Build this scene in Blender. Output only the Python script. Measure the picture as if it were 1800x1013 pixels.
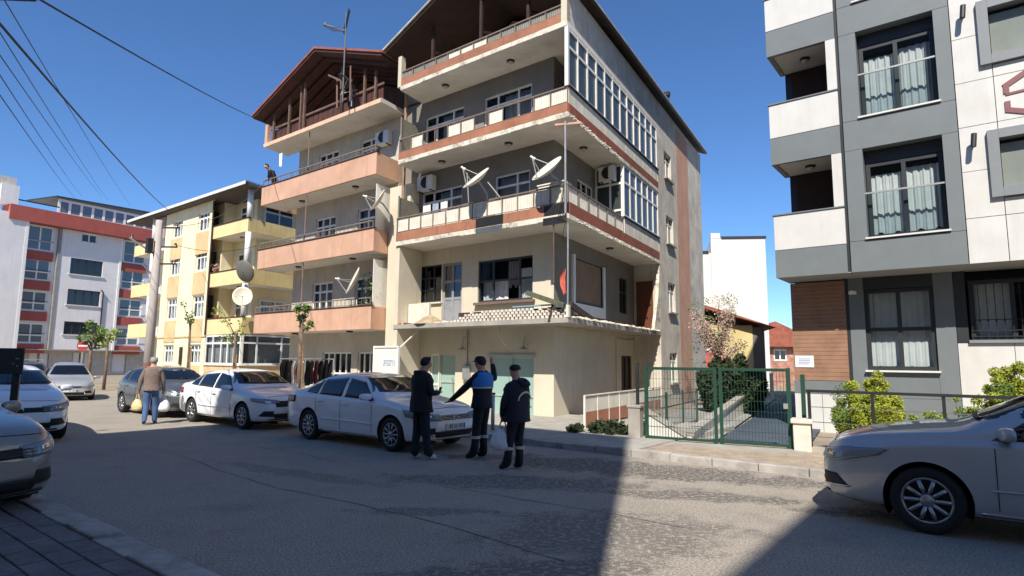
import bpy, bmesh, math, random
from mathutils import Vector, Matrix, noise as mnoise
from mathutils.bvhtree import BVHTree
R = math.radians
for o in list(bpy.data.objects): bpy.data.objects.remove(o)
S = bpy.context.scene
COL = S.collection
# ------------------------------------------------------------------ camera, sky, sun, exposure
cd = bpy.data.cameras.new('camera'); cam = bpy.data.objects.new('camera', cd); COL.objects.link(cam)
cd.sensor_width = 36.0; cd.lens = 36.0 * 1060 / 1800; cd.clip_start = 0.05; cd.clip_end = 3000
cam.matrix_world = (Matrix.Translation((0, 0, 1.73)) @ Matrix.Rotation(R(90) + math.atan(127.5 / 1060), 4, 'X')
                    @ Matrix.Rotation(R(0.5), 4, 'Z'))
S.camera = cam
SUN_AZ, SUN_EL = 12.5, 46.0          # light travels towards this compass angle (from +Y to +X)
W = bpy.data.worlds.new('World'); S.world = W; W.use_nodes = True
nt = W.node_tree; nt.nodes.clear()
sky = nt.nodes.new('ShaderNodeTexSky'); sky.sky_type = 'NISHITA'; sky.sun_disc = False
sky.sun_elevation = R(SUN_EL); sky.sun_rotation = R(180 + SUN_AZ)
sky.altitude = 1500; sky.air_density = 1.0; sky.dust_density = 0.1; sky.ozone_density = 9.0
bg = nt.nodes.new('ShaderNodeBackground'); bg.inputs[1].default_value = 0.115
hsv = nt.nodes.new('ShaderNodeHueSaturation'); hsv.inputs['Saturation'].default_value = 1.04
wo = nt.nodes.new('ShaderNodeOutputWorld')
nt.links.new(sky.outputs[0], hsv.inputs['Color']); nt.links.new(hsv.outputs[0], bg.inputs[0]); nt.links.new(bg.outputs[0], wo.inputs[0])
sl = bpy.data.lights.new('sun', 'SUN'); sl.energy = 4.6; sl.angle = R(0.5); sl.color = (1.0, 0.94, 0.84)
so = bpy.data.objects.new('sun', sl); COL.objects.link(so)
ld = Vector((math.sin(R(SUN_AZ)) * math.cos(R(SUN_EL)), math.cos(R(SUN_AZ)) * math.cos(R(SUN_EL)), -math.sin(R(SUN_EL))))
so.rotation_euler = ld.to_track_quat('-Z', 'Y').to_euler(); so.location = (-10, -30, 40)
S.cycles.max_bounces = 12; S.cycles.diffuse_bounces = 6
S.view_settings.view_transform = 'Standard'; S.view_settings.look = 'None'
S.view_settings.exposure = 0.55; S.view_settings.gamma = 1.0; S.view_settings.use_curve_mapping = False
random.seed(11)
rnd = random.uniform
# ------------------------------------------------------------------ materials
def lin(c):
    return tuple((x / 255 / 12.92 if x / 255 <= 0.04045 else ((x / 255 + 0.055) / 1.055) ** 2.4) for x in c) + (1,)
MATS = {}
def mat(name, rgb, rough=0.8, var=0.12, scale=3.0, bump=0.15, bscale=60, metal=0.0, spec=0.5, streak=0.0, dirt=None,
        dirt_amt=0.0, dscale=1.2, coat=0.0, fine=0.0):
    """procedural surface: base colour with cloudy variation, optional rain streaks / dirt patches and fine relief"""
    if name in MATS: return MATS[name]
    m = bpy.data.materials.new(name); m.use_nodes = True; MATS[name] = m
    n = m.node_tree.nodes; L = m.node_tree.links; b = n['Principled BSDF']
    col = lin(rgb)
    b.inputs['Roughness'].default_value = rough; b.inputs['Metallic'].default_value = metal
    b.inputs['Specular IOR Level'].default_value = spec
    if coat: b.inputs['Coat Weight'].default_value = coat; b.inputs['Coat Roughness'].default_value = 0.04
    tc = n.new('ShaderNodeTexCoord')
    def noise(sc, det=5, vec=None, r=0.6):
        t = n.new('ShaderNodeTexNoise'); t.inputs['Scale'].default_value = sc; t.inputs['Detail'].default_value = det
        t.inputs['Roughness'].default_value = r
        L.new(vec or tc.outputs['Object'], t.inputs['Vector']); return t.outputs['Fac']
    def mixc(fac, a, bc, mode='MIX'):
        x = n.new('ShaderNodeMix'); x.data_type = 'RGBA'; x.blend_type = mode
        for k, v in ((0, fac), (6, a), (7, bc)):
            if hasattr(v, 'links') or hasattr(v, 'is_linked'): L.new(v, x.inputs[k])
            else: x.inputs[k].default_value = v
        return x.outputs[2]
    def ramp(v, a, c):
        r_ = n.new('ShaderNodeMapRange'); r_.inputs[1].default_value = a; r_.inputs[2].default_value = c
        L.new(v, r_.inputs[0]); return r_.outputs[0]
    cur = col
    if var:
        dk = tuple(c * (1 - var * 1.6) for c in col[:3]) + (1,); lt = tuple(min(1, c * (1 + var)) for c in col[:3]) + (1,)
        cur = mixc(ramp(noise(scale), 0.3, 0.7), dk, lt)
    if fine:
        f = ramp(noise(bscale, 3), 0.35, 0.7)
        cur = mixc(f, tuple(c * (1 - fine) for c in (1, 1, 1)) + (1,), (1, 1, 1, 1)) if False else mixc(1.0, cur, mixc(f, (1 - fine,) * 3 + (1,), (1 + fine * .4,) * 3 + (1,)), 'MULTIPLY')
    if streak:
        mp = n.new('ShaderNodeMapping'); mp.inputs['Scale'].default_value = (4, 4, 0.25); L.new(tc.outputs['Object'], mp.inputs[0])
        s = ramp(noise(1.6, 6, mp.outputs[0]), 0.5, 0.85)
        mm = n.new('ShaderNodeMath'); mm.operation = 'MULTIPLY'; L.new(s, mm.inputs[0]); mm.inputs[1].default_value = streak
        cur = mixc(mm.outputs[0], cur, lin((88, 80, 70)))
    if dirt:
        s = ramp(noise(dscale, 8, r=0.7), 0.5, 0.68)
        mm = n.new('ShaderNodeMath'); mm.operation = 'MULTIPLY'; L.new(s, mm.inputs[0]); mm.inputs[1].default_value = dirt_amt
        cur = mixc(mm.outputs[0], cur, lin(dirt))
    if hasattr(cur, 'is_linked'): L.new(cur, b.inputs['Base Color'])
    else: b.inputs['Base Color'].default_value = cur
    if bump:
        bp = n.new('ShaderNodeBump'); bp.inputs['Strength'].default_value = bump; bp.inputs['Distance'].default_value = 0.01
        L.new(noise(bscale, 4), bp.inputs['Height']); L.new(bp.outputs[0], b.inputs['Normal'])
    return m
def glass(name, rgb=(20, 24, 28), clear=0.0, rough=0.03, tint=(0.85, 0.92, 0.95)):
    if name in MATS: return MATS[name]
    m = mat(name, rgb, rough, var=0.0, bump=0.012, bscale=1.2, spec=0.9)
    if clear:
        n = m.node_tree.nodes; L = m.node_tree.links; b = n['Principled BSDF']; out = n['Material Output']
        tr = n.new('ShaderNodeBsdfTransparent'); tr.inputs[0].default_value = tint + (1,)
        mx = n.new('ShaderNodeMixShader'); lw = n.new('ShaderNodeLayerWeight'); lw.inputs[0].default_value = 0.5
        fr = n.new('ShaderNodeMath'); fr.operation = 'POWER'; fr.inputs[1].default_value = 4.0; L.new(lw.outputs['Facing'], fr.inputs[0])
        mr = n.new('ShaderNodeMapRange'); mr.inputs[3].default_value = 1 - clear; mr.inputs[4].default_value = 1
        L.new(fr.outputs[0], mr.inputs[0]); L.new(mr.outputs[0], mx.inputs[0])
        L.new(tr.outputs[0], mx.inputs[1]); L.new(b.outputs[0], mx.inputs[2]); L.new(mx.outputs[0], out.inputs[0])
    return m
# ------------------------------------------------------------------ geometry helpers
def root_loc(o):
    while o.parent: o = o.parent
    return Vector(o.location)
def link(o, parent=None):
    COL.objects.link(o)
    if parent: o.parent = parent
    return o
def tag(o, label=None, cat=None, group=None, kind=None):
    for k, v in (('label', label), ('category', cat), ('group', group), ('kind', kind)):
        if v: o[k] = v
    return o
def thing(name, loc, label, cat, group=None):
    o = bpy.data.objects.new(name, None); link(o); o.location = loc; o.empty_display_size = 0.3
    return tag(o, label, cat, group)
class Fr:
    """plan frame: p(u along, v inwards, z up)"""
    def __init__(s, o, au, av):
        s.o = Vector((o[0], o[1], o[2] if len(o) > 2 else 0)); s.a = Vector((math.sin(R(au)), math.cos(R(au)), 0)); s.b = Vector((math.sin(R(av)), math.cos(R(av)), 0))
    def p(s, u, v, z): return s.o + s.a * u + s.b * v + Vector((0, 0, z))
    def swap(s):
        f = Fr((0, 0, 0), 0, 90); f.o = s.o.copy(); f.a = s.b.copy(); f.b = s.a.copy(); return f
WORLD = Fr((0, 0), 90, 0)
class MB:
    def __init__(s): s.v = []; s.f = []; s.sm = False; s.mi = []
    def add(s, vs, fs, mi=0):
        k = len(s.v); s.v += [Vector(x) for x in vs]; s.f += [tuple(i + k for i in f) for f in fs]; s.mi += [mi] * len(fs); return s
    def box(s, F, u0, u1, v0, v1, z0, z1):
        vs = [F.p(u, v, z) for z in (z0, z1) for v in (v0, v1) for u in (u0, u1)]
        fl = F.a.cross(F.b).z < 0
        fs = [(0, 2, 3, 1), (4, 5, 7, 6), (0, 1, 5, 4), (2, 6, 7, 3), (0, 4, 6, 2), (1, 3, 7, 5)]
        return s.add(vs, [f[::-1] for f in fs] if fl else fs)
    def quad(s, *pts): return s.add(pts, [tuple(range(len(pts)))])
    def tube(s, pts, rad, n=8, cap=True):
        pts = [Vector(p) for p in pts]; m = len(pts)
        rs = rad if isinstance(rad, (list, tuple)) else [rad] * m
        vs = []; ref = None
        for i, p in enumerate(pts):
            t = (pts[min(i + 1, m - 1)] - pts[max(i - 1, 0)]).normalized()
            if ref is None: ref = t.orthogonal().normalized()
            ref = (ref - t * ref.dot(t)).normalized() if (ref - t * ref.dot(t)).length > 1e-4 else t.orthogonal().normalized()
            b = t.cross(ref)
            vs += [p + (ref * math.cos(2 * math.pi * k / n) + b * math.sin(2 * math.pi * k / n)) * rs[i] for k in range(n)]
        fs = [(i * n + k, i * n + (k + 1) % n, (i + 1) * n + (k + 1) % n, (i + 1) * n + k) for i in range(m - 1) for k in range(n)]
        if cap: fs += [tuple(range(n))[::-1], tuple((m - 1) * n + k for k in range(n))]
        return s.add(vs, fs)
    def bar(s, p, q, w, h=None, up=(0, 0, 1)):
        p, q = Vector(p), Vector(q); h = h or w; t = (q - p).normalized(); up = Vector(up)
        if abs(t.dot(up)) > 0.95: up = Vector((0, 1, 0))
        x = t.cross(up).normalized() * w / 2; y = x.cross(t).normalized() * h / 2
        vs = [c + a * x + b * y for c in (p, q) for a, b in ((-1, -1), (1, -1), (1, 1), (-1, 1))]
        return s.add(vs, [(0, 1, 2, 3), (7, 6, 5, 4), (0, 4, 5, 1), (1, 5, 6, 2), (2, 6, 7, 3), (3, 7, 4, 0)])
    def prism(s, poly, vec):
        k = len(poly); vec = Vector(vec); poly = [Vector(p) for p in poly]
        return s.add(poly + [p + vec for p in poly], [tuple(range(k))[::-1], tuple(range(k, 2 * k))] + [(i, (i + 1) % k, (i + 1) % k + k, i + k) for i in range(k)])
    def lathe(s, base, axis, prof, n=20):
        base = Vector(base); ax = Vector(axis).normalized(); a = ax.orthogonal().normalized(); b = ax.cross(a); vs = []
        for r_, h in prof: vs += [base + ax * h + (a * math.cos(2 * math.pi * k / n) + b * math.sin(2 * math.pi * k / n)) * r_ for k in range(n)]
        return s.add(vs, [(i * n + k, i * n + (k + 1) % n, (i + 1) * n + (k + 1) % n, (i + 1) * n + k) for i in range(len(prof) - 1) for k in range(n)])
    def wall(s, F, u0, u1, z0, z1, v, ops=(), rev=0.18):
        us = sorted({u0, u1, *[x for o in ops for x in o[:2]]}); zs = sorted({z0, z1, *[x for o in ops for x in o[2:4]]})
        for a, b in zip(us, us[1:]):
            for c, d in zip(zs, zs[1:]):
                mu, mz = (a + b) / 2, (c + d) / 2
                if any(o[0] < mu < o[1] and o[2] < mz < o[3] for o in ops): continue
                s.quad(F.p(a, v, c), F.p(b, v, c), F.p(b, v, d), F.p(a, v, d))
        for o in ops:
            a, b, c, d = o[:4]
            for p, q in (((a, c), (b, c)), ((b, c), (b, d)), ((b, d), (a, d)), ((a, d), (a, c))):
                s.quad(F.p(p[0], v, p[1]), F.p(q[0], v, q[1]), F.p(q[0], v + rev, q[1]), F.p(p[0], v + rev, p[1]))
        return s
    def build(s, name, m, parent=None, smooth=False, loc=None, bevel=0):
        off = root_loc(parent) if parent else Vector(loc or (0, 0, 0))
        me = bpy.data.meshes.new(name); me.from_pydata([tuple(v - off) for v in s.v], [], s.f)
        ms = m if isinstance(m, (list, tuple)) else [m]
        for x in ms: me.materials.append(x)
        if len(ms) > 1: me.polygons.foreach_set('material_index', s.mi)
        if smooth: me.polygons.foreach_set('use_smooth', [True] * len(me.polygons))
        me.update(); o = bpy.data.objects.new(name, me); link(o, parent)
        if not parent: o.location = off
        if bevel:
            bv = o.modifiers.new('b', 'BEVEL'); bv.width = bevel; bv.segments = 2; bv.limit_method = 'ANGLE'
        return o
def copy_obj(o, loc=None, parent=None):
    c = o.copy(); link(c, parent)
    if loc is not None: c.location = loc
    return c
# ------------------------------------------------------------------ shared materials
ASPH = mat('asphalt', (178, 168, 154), 0.92, 0.13, 0.5, 0.8, 48, dirt=(104, 100, 95), dirt_amt=0.6, dscale=0.5, fine=0.6)
def road_stains(m, stains):
    """soft oil and damp stains of uneven outline, dark in the material itself"""
    n = m.node_tree.nodes; L = m.node_tree.links; b = n['Principled BSDF']; cur = b.inputs['Base Color'].links[0].from_socket
    tc = n.new('ShaderNodeTexCoord')
    nz = n.new('ShaderNodeTexNoise'); nz.inputs['Scale'].default_value = 2.2; nz.inputs['Detail'].default_value = 9; nz.inputs['Roughness'].default_value = 0.72; L.new(tc.outputs['Object'], nz.inputs['Vector'])
    sp = n.new('ShaderNodeTexNoise'); sp.inputs['Scale'].default_value = 16; sp.inputs['Detail'].default_value = 4; L.new(tc.outputs['Object'], sp.inputs['Vector'])
    tot = None
    for (x, y, rx, ry, rot, amt) in stains:
        mp = n.new('ShaderNodeMapping'); mp.vector_type = 'TEXTURE'; mp.inputs['Location'].default_value = (x, y, 0); mp.inputs['Rotation'].default_value = (0, 0, R(rot)); mp.inputs['Scale'].default_value = (rx, ry, 1); L.new(tc.outputs['Object'], mp.inputs[0])
        ln = n.new('ShaderNodeVectorMath'); ln.operation = 'LENGTH'; L.new(mp.outputs[0], ln.inputs[0])
        ad = n.new('ShaderNodeMath'); ad.operation = 'MULTIPLY_ADD'; L.new(nz.outputs['Fac'], ad.inputs[0]); ad.inputs[1].default_value = -3.1; L.new(ln.outputs['Value'], ad.inputs[2])
        mr = n.new('ShaderNodeMapRange'); mr.interpolation_type = 'SMOOTHSTEP'; mr.inputs[1].default_value = -0.15; mr.inputs[2].default_value = -0.75; mr.inputs[3].default_value = 0; mr.inputs[4].default_value = amt; L.new(ad.outputs[0], mr.inputs[0])
        if tot is None: tot = mr.outputs[0]
        else: mx = n.new('ShaderNodeMath'); mx.operation = 'MAXIMUM'; L.new(tot, mx.inputs[0]); L.new(mr.outputs[0], mx.inputs[1]); tot = mx.outputs[0]
    s2 = n.new('ShaderNodeMapRange'); s2.inputs[1].default_value = 0.62; s2.inputs[2].default_value = 0.5; L.new(sp.outputs['Fac'], s2.inputs[0])
    pr = n.new('ShaderNodeMath'); pr.operation = 'MULTIPLY'; L.new(tot, pr.inputs[0]); L.new(s2.outputs[0], pr.inputs[1])
    mxc = n.new('ShaderNodeMix'); mxc.data_type = 'RGBA'; L.new(pr.outputs[0], mxc.inputs[0]); L.new(cur, mxc.inputs[6]); mxc.inputs[7].default_value = lin((80, 76, 73)); L.new(mxc.outputs[2], b.inputs['Base Color'])
road_stains(ASPH, [(1.7, 10.2, 2.6, .62, -25, .85), (3.6, 9.2, 1.5, .32, -20, .75), (.3, 8.9, 1.8, .42, -8, .7), (1.0, 6.4, 1.1, .75, 5, .6), (2.4, 8.1, 1.2, .26, -12, .75), (4.0, 7.3, .5, .22, -15, .85), (-1.0, 7.2, .7, .16, 0, .6), (.2, 5.2, 1.0, .3, 10, .7), (-3.2, 9.4, 1.6, .2, -30, .45)])
TAR = mat('tar_patch', (82, 79, 77), 0.88, 0.25, 5, 0.6, 120, fine=0.5, dirt=(140, 130, 118), dirt_amt=0.5, dscale=5)
GRAVEL = mat('gritty_pavement', (184, 166, 144), 0.95, 0.22, 6, 0.6, 60, fine=0.4, dirt=(108, 96, 84), dirt_amt=0.6, dscale=3)
CONC = mat('concrete', (165, 160, 150), 0.9, 0.14, 2, 0.3, 50, streak=0.3)
KERB = mat('kerb_concrete', (168, 163, 156), 0.9, 0.18, 3, 0.3, 40, dirt=(84, 80, 76), dirt_amt=0.6, dscale=2.5)
PAVER = mat('paver', (112, 110, 114), 0.9, 0.22, 4, 0.4, 50, fine=0.25)
CREAM = mat('cream_plaster', (212, 202, 180), 0.9, 0.06, 0.8, 0.2, 40, streak=0.16, dirt=(170, 156, 134), dirt_amt=0.22, dscale=0.6)
GREYP = mat('weathered_plaster', (208, 200, 185), 0.92, 0.14, 1.5, 0.3, 40, streak=0.35, dirt=(132, 124, 112), dirt_amt=0.4, dscale=0.9)
SOFFIT = mat('soffit_paint', (226, 220, 208), 0.9, 0.08, 1.0, 0.1, 30, dirt=(160, 146, 128), dirt_amt=0.25, dscale=1.3)
RUST = mat('terracotta_band', (168, 114, 88), 0.85, 0.14, 1.6, 0.2, 40, streak=0.35, dirt=(120, 70, 52), dirt_amt=0.3, dscale=1.4)
SALMON = mat('salmon_band', (206, 164, 138), 0.92, 0.08, 1.2, 0.3, 40, streak=0.3, dirt=(178, 128, 100), dirt_amt=0.3, dscale=0.9)
STRIPE = mat('salmon_stripe', (204, 158, 132), 0.9, 0.1, 1.2, 0.2, 40, streak=0.3)
BLACK = mat('black_sheet', (34, 33, 34), 0.6, 0.2, 3, 0.1)
WHITE = mat('white_upvc', (232, 230, 224), 0.45, 0.05, 3, 0.02)
OFFW = mat('offwhite_panel', (226, 218, 200), 0.7, 0.1, 3, 0.1, 40, streak=0.35)
DARKW = mat('dark_wood', (58, 40, 32), 0.8, 0.2, 3, 0.2)
REDW = mat('red_brown_wood', (80, 48, 40), 0.8, 0.2, 3, 0.2)
STEEL = mat('grey_steel', (120, 120, 120), 0.5, 0.1, 4, 0.05, metal=0.5)
DKST = mat('dark_steel', (52, 52, 54), 0.5, 0.1, 4, 0.05, metal=0.4)
GALV = mat('galvanised', (176, 176, 172), 0.45, 0.1, 5, 0.05, metal=0.6)
TILE = mat('roof_tile', (152, 88, 70), 0.85, 0.2, 3, 0.5, 25)
GL = glass('window_glass'); GLC = glass('clear_glass', clear=0.84); GLG = glass('green_glass', (150, 178, 168), rough=0.25)
DARKROOM = mat('dark_interior', (30, 28, 27), 0.95, 0.2, 2, 0)
CURT = mat('curtain_white', (225, 222, 216), 0.9, 0.06, 4, 0.1)
CURTG = mat('curtain_grey', (150, 146, 144), 0.9, 0.08, 4, 0.1)
# ------------------------------------------------------------------ plan: road runs along angle -52 deg; n = distance across, s = distance along
RD = Fr((0, 0), -52, 38)                     # p(s, n, z)
MA = Fr((1.5, 16.0), -52, 30)                # old building, corner of its balconies
RBF = Fr((6.9, 15.6), 128, 38)               # modern building on the right
YBF = Fr((-15.2, 34.0), -52, 30)             # yellow building
WBF = Fr((-40.8, 57.4), 30, -60)             # red and white building
# ------------------------------------------------------------------ ground
def sheet(name, F, pts, z, m, kind='structure'):
    mb = MB(); mb.quad(*[F.p(a, b, z) for a, b in pts]); return tag(mb.build(name, m), kind=kind)
sheet('ground', WORLD, [(-900, -600), (900, -600), (900, 1200), (-900, 1200)], -0.06, mat('earth', (150, 138, 120), 0.95, 0.2, 0.3, 0.3, 8))
sheet('road', RD, [(-60, 2.4), (120, 2.4), (120, 10.3), (-60, 10.3)], 0.0, ASPH)
sheet('side_street', RD, [(21, 10.3), (34, 10.3), (34, 60), (21, 60)], -0.004, ASPH)
sheet('square_paving', RD, [(34, 2.4), (120, 2.4), (120, -60), (34, -60)], -0.008, ASPH)
def slab(name, F, pts, z0, z1, m):
    mb = MB(); mb.prism([F.p(a, b, z0) for a, b in pts], (0, 0, z1 - z0)); return tag(mb.build(name, m), kind='structure')
pav = slab('pavement', RD, [(5.2, 10.45), (21, 10.45), (21, 16), (5.2, 16)], -0.05, 0.12, CONC)
slab('gritty_verge', RD, [(-40, 10.45), (5.2, 10.45), (5.2, 13.1), (-40, 13.1)], -0.05, 0.09, GRAVEL)
nearp = slab('near_pavement', RD, [(-30, -5), (32, -5), (32, 2.15), (-30, 2.15)], -0.05, 0.085, mat('sand_joint', (78, 74, 72), 0.95, 0.2, 4, 0.3))
# kerb stones
def stones(name, parent, s0, s1, n0, n1, z1, ln, m, jit=0.006):
    k = 0; s = s0
    while s < s1:
        mb = MB(); e = min(s + ln - 0.012, s1); dz = rnd(-jit, jit); dn = rnd(-jit, jit)
        mb.box(RD, s, e, n0 + dn, n1 + dn, -0.04, z1 + dz); mb.build(name, m, parent, bevel=0.015); s += ln; k += 1
stones('kerb_stone', pav, -9.0, 24.0, 10.28, 10.44, 0.125, 0.75, KERB, 0.012)
stones('kerb_stone', nearp, -1.0, 16.0, 2.16, 2.42, 0.10, 0.75, KERB, 0.01)
# interlocking pavers of the near pavement
pm = {}
for r_ in range(11):
    for c_ in range(17):
        s = 2.4 + c_ * 0.41 + (0.2 if r_ % 2 else 0); n = 2.14 - (r_ + 1) * 0.205
        mb = MB(); mb.box(RD, s, s + 0.395, n, n + 0.19, 0.05, 0.103 + rnd(-0.004, 0.004)); mb.build('paver', PAVER, nearp, bevel=0.008)
# asphalt repair patches, cracks
for i, (s0, n0, s1, n1) in enumerate([(3, 4.6, 13, 5.0), (2.5, 6.2, 12, 6.5)]):
    mb = MB(); k = 26; rs = random.Random(i); a = []; b = []
    for j in range(k + 1):
        t = j / k; w = rs.uniform(.002, .009); q = n0 + (n1 - n0) * t + .12 * math.sin(t * 9 + i) + rs.uniform(-.03, .03)
        a.append(RD.p(s0 + (s1 - s0) * t, q - w, .0035)); b.append(RD.p(s0 + (s1 - s0) * t, q + w, .0035))
    for j in range(k): mb.quad(a[j], a[j + 1], b[j + 1], b[j])
    tag(mb.build('road_crack', TAR), kind='structure')
# loose grit on the road (uncountable)
mb = MB(); rs = random.Random(5)
for i in range(5200):
    s = rs.gauss(1.2, 3.2); n = rs.choice([rs.gauss(9.6, .5), rs.gauss(6.2, 1.6)])
    if not 2.6 < n < 10.2: continue
    z = rs.uniform(.003, .009); p = RD.p(s, n, 0)
    mb.add([p + Vector((z, 0, 0)), p + Vector((-z * .5, z, 0)), p + Vector((-z * .6, -z * .8, 0)), p + Vector((0, 0, z * 1.1))], [(0, 1, 3), (1, 2, 3), (2, 0, 3)])
tag(mb.build('loose_grit', mat('grit', (176, 164, 148), 0.95, 0.3, 20, 0)), 'pale loose grit scattered over the sunlit asphalt', 'grit', kind='stuff')
# ------------------------------------------------------------------ building parts
def window(par, F, u0, u1, z0, z1, v, cols=(0.5,), rows=(), fw=0.06, fm=None, gm=None, skip=(), curtain=None, dep=0.07, name='window', label=None, bars=()):
    """frame with mullions (part) and each pane (sub-part); optional curtain behind clear glass"""
    fm = fm or WHITE; gm = gm or GL
    us = [u0] + [u0 + (u1 - u0) * c for c in cols] + [u1]; zs = [z0] + [z0 + (z1 - z0) * c for c in rows] + [z1]
    mb = MB()
    for k, u in enumerate(us):
        w = fw / 2 if 0 < k < len(us) - 1 else fw
        a = u if k == 0 else (u - fw if k == len(us) - 1 else u - w)
        mb.box(F, a, a + (fw if k in (0, len(us) - 1) else 2 * w), v, v + dep, z0, z1)
    for k, z in enumerate(zs):
        a = z if k == 0 else (z - fw if k == len(zs) - 1 else z - fw / 2)
        for i in range(len(us) - 1):
            mb.box(F, us[i] + (fw if i == 0 else fw / 2), us[i + 1] - (fw if i == len(us) - 2 else fw / 2), v + 0.004, v + dep - 0.004, a, a + fw)
    fo = mb.build(name, fm, par)
    if label: fo['label'] = label
    for i in range(len(us) - 1):
        for j in range(len(zs) - 1):
            if (i, j) in skip: continue
            m2 = MB(); t = rnd(-0.006, 0.006)
            a, b, c, d = us[i] + fw * .5, us[i + 1] - fw * .5, zs[j] + fw * .5, zs[j + 1] - fw * .5
            m2.quad(F.p(a, v + .035 + t, c), F.p(b, v + .035 - t, c), F.p(b, v + .035 - t, d), F.p(a, v + .035 + t, d)); m2.build('pane', gm, fo)
    if curtain or skip:
        m2 = MB(); m2.quad(F.p(u0, v + .5, z0), F.p(u1, v + .5, z0), F.p(u1, v + .5, z1), F.p(u0, v + .5, z1))
        for a, b in (((u0, z0), (u1, z0)), ((u1, z0), (u1, z1)), ((u1, z1), (u0, z1)), ((u0, z1), (u0, z0))):
            m2.quad(F.p(a[0], v + .09, a[1]), F.p(b[0], v + .09, b[1]), F.p(b[0], v + .5, b[1]), F.p(a[0], v + .5, a[1]))
        m2.build('room', DARKROOM, fo)
    if curtain:
        for (ca, cb, cz0, cz1, cm) in curtain:
            m2 = MB(); n = 60; ua, ub = u0 + (u1 - u0) * ca, u0 + (u1 - u0) * cb; ph = rnd(0, 6)
            pt = []
            for i in range(n + 1):
                t = i / n; am = .4 if z0 < 3 else 1; w = am * (.018 * math.sin(t * 26 + ph) + .009 * math.sin(t * 61 + ph)); hem = .06 * math.sin(t * 12 + ph) if cz0 > 0.01 else 0
                pt.append((ua + (ub - ua) * t, v + .2 + w, z0 + (z1 - z0) * cz0 + hem))
            for i in range(n):
                m2.quad(F.p(*pt[i]), F.p(*pt[i + 1]), F.p(pt[i + 1][0], pt[i + 1][1], z0 + (z1 - z0) * cz1), F.p(pt[i][0], pt[i][1], z0 + (z1 - z0) * cz1))
            m2.build('curtain', cm, fo, smooth=True)
    return fo
def part(par, name, m, fn, label=None, bevel=0, smooth=False):
    mb = MB(); fn(mb); o = mb.build(name, m, par, smooth=smooth, bevel=bevel)
    if label: o['label'] = label
    return o
def railing(par, F, u0, u1, v, z0, z1, step=0.75, panels=None, m=None, bars=0, pn='railing_panel', thick=.025):
    """posts and rails (part), each infill sheet its own part; panels = list of materials cycled / None for open"""
    m = m or STEEL; mb = MB(); n = max(1, round((u1 - u0) / step)); st = (u1 - u0) / n
    for i in range(n + 1): mb.box(F, u0 + i * st - .015, u0 + i * st + .015, v - .015, v + .015, z0, z1 - .03)
    mb.box(F, u0 - .015, u1 + .015, v - .022, v + .022, z1 - .03, z1 + .01)
    mb.box(F, u0 - .015, u1 + .015, v - .01, v + .01, z0 + .03, z0 + .05)
    if bars:
        k = int((u1 - u0) / bars)
        for i in range(k): mb.box(F, u0 + i * bars, u0 + i * bars + .014, v - .007, v + .007, z0 + .05, z1 - .03)
    o = mb.build('railing', m, par)
    if panels:
        for i in range(n):
            pmat = panels[i % len(panels)]
            if pmat is None: continue
            m2 = MB(); a, b = u0 + i * st + .02, u0 + (i + 1) * st - .02; k = 14
            for j in range(k):      # corrugated sheet
                ua, ub = a + (b - a) * j / k, a + (b - a) * (j + 1) / k; d = .006 if j % 2 else -.006
                m2.quad(F.p(ua, v + .02 - d, z0 + .05), F.p(ub, v + .02 + d, z0 + .05), F.p(ub, v + .02 + d, z1 - .04), F.p(ua, v + .02 - d, z1 - .04))
            m2.build(pn, pmat, par)
    return o
def lamp(par, P):
    mb = MB(); mb.lathe(P, (0, 0, -1), [(0, 0), (.13, 0), (.13, .03), (.10, .06), (.10, .05)], 14); o = mb.build('ceiling_lamp', DKST, par, smooth=True)
    m2 = MB(); m2.lathe(Vector(P) - Vector((0, 0, .04)), (0, 0, -1), [(.095, 0), (.085, .05), (.04, .08), (0, .085)], 12); m2.build('lamp_glass', mat('lamp_opal', (200, 192, 176), .4, .05), o, smooth=True)
def aircon(F, u, v, z, label, w=.75, group='outdoor air conditioner units'):
    t = thing('air_conditioner', F.p(u + w / 2, v, z), label, 'air conditioner', group)
    part(t, 'casing', WHITE, lambda m: m.box(F, u, u + w, v - .28, v, z, z + .52), bevel=.02)
    c = F.p(u + w * .4, v - .283, z + .27); ax = -F.b
    part(t, 'fan_grille', BLACK, lambda m: m.lathe(c, ax, [(0, 0), (.2, 0), (.215, .012), (.215, -.01)], 20))
    part(t, 'bracket', DKST, lambda m: [m.box(F, a, a + .03, v - .3, v + .02, z - .04, z - .003) for a in (u + .08, u + w - .12)])
    return t
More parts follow.
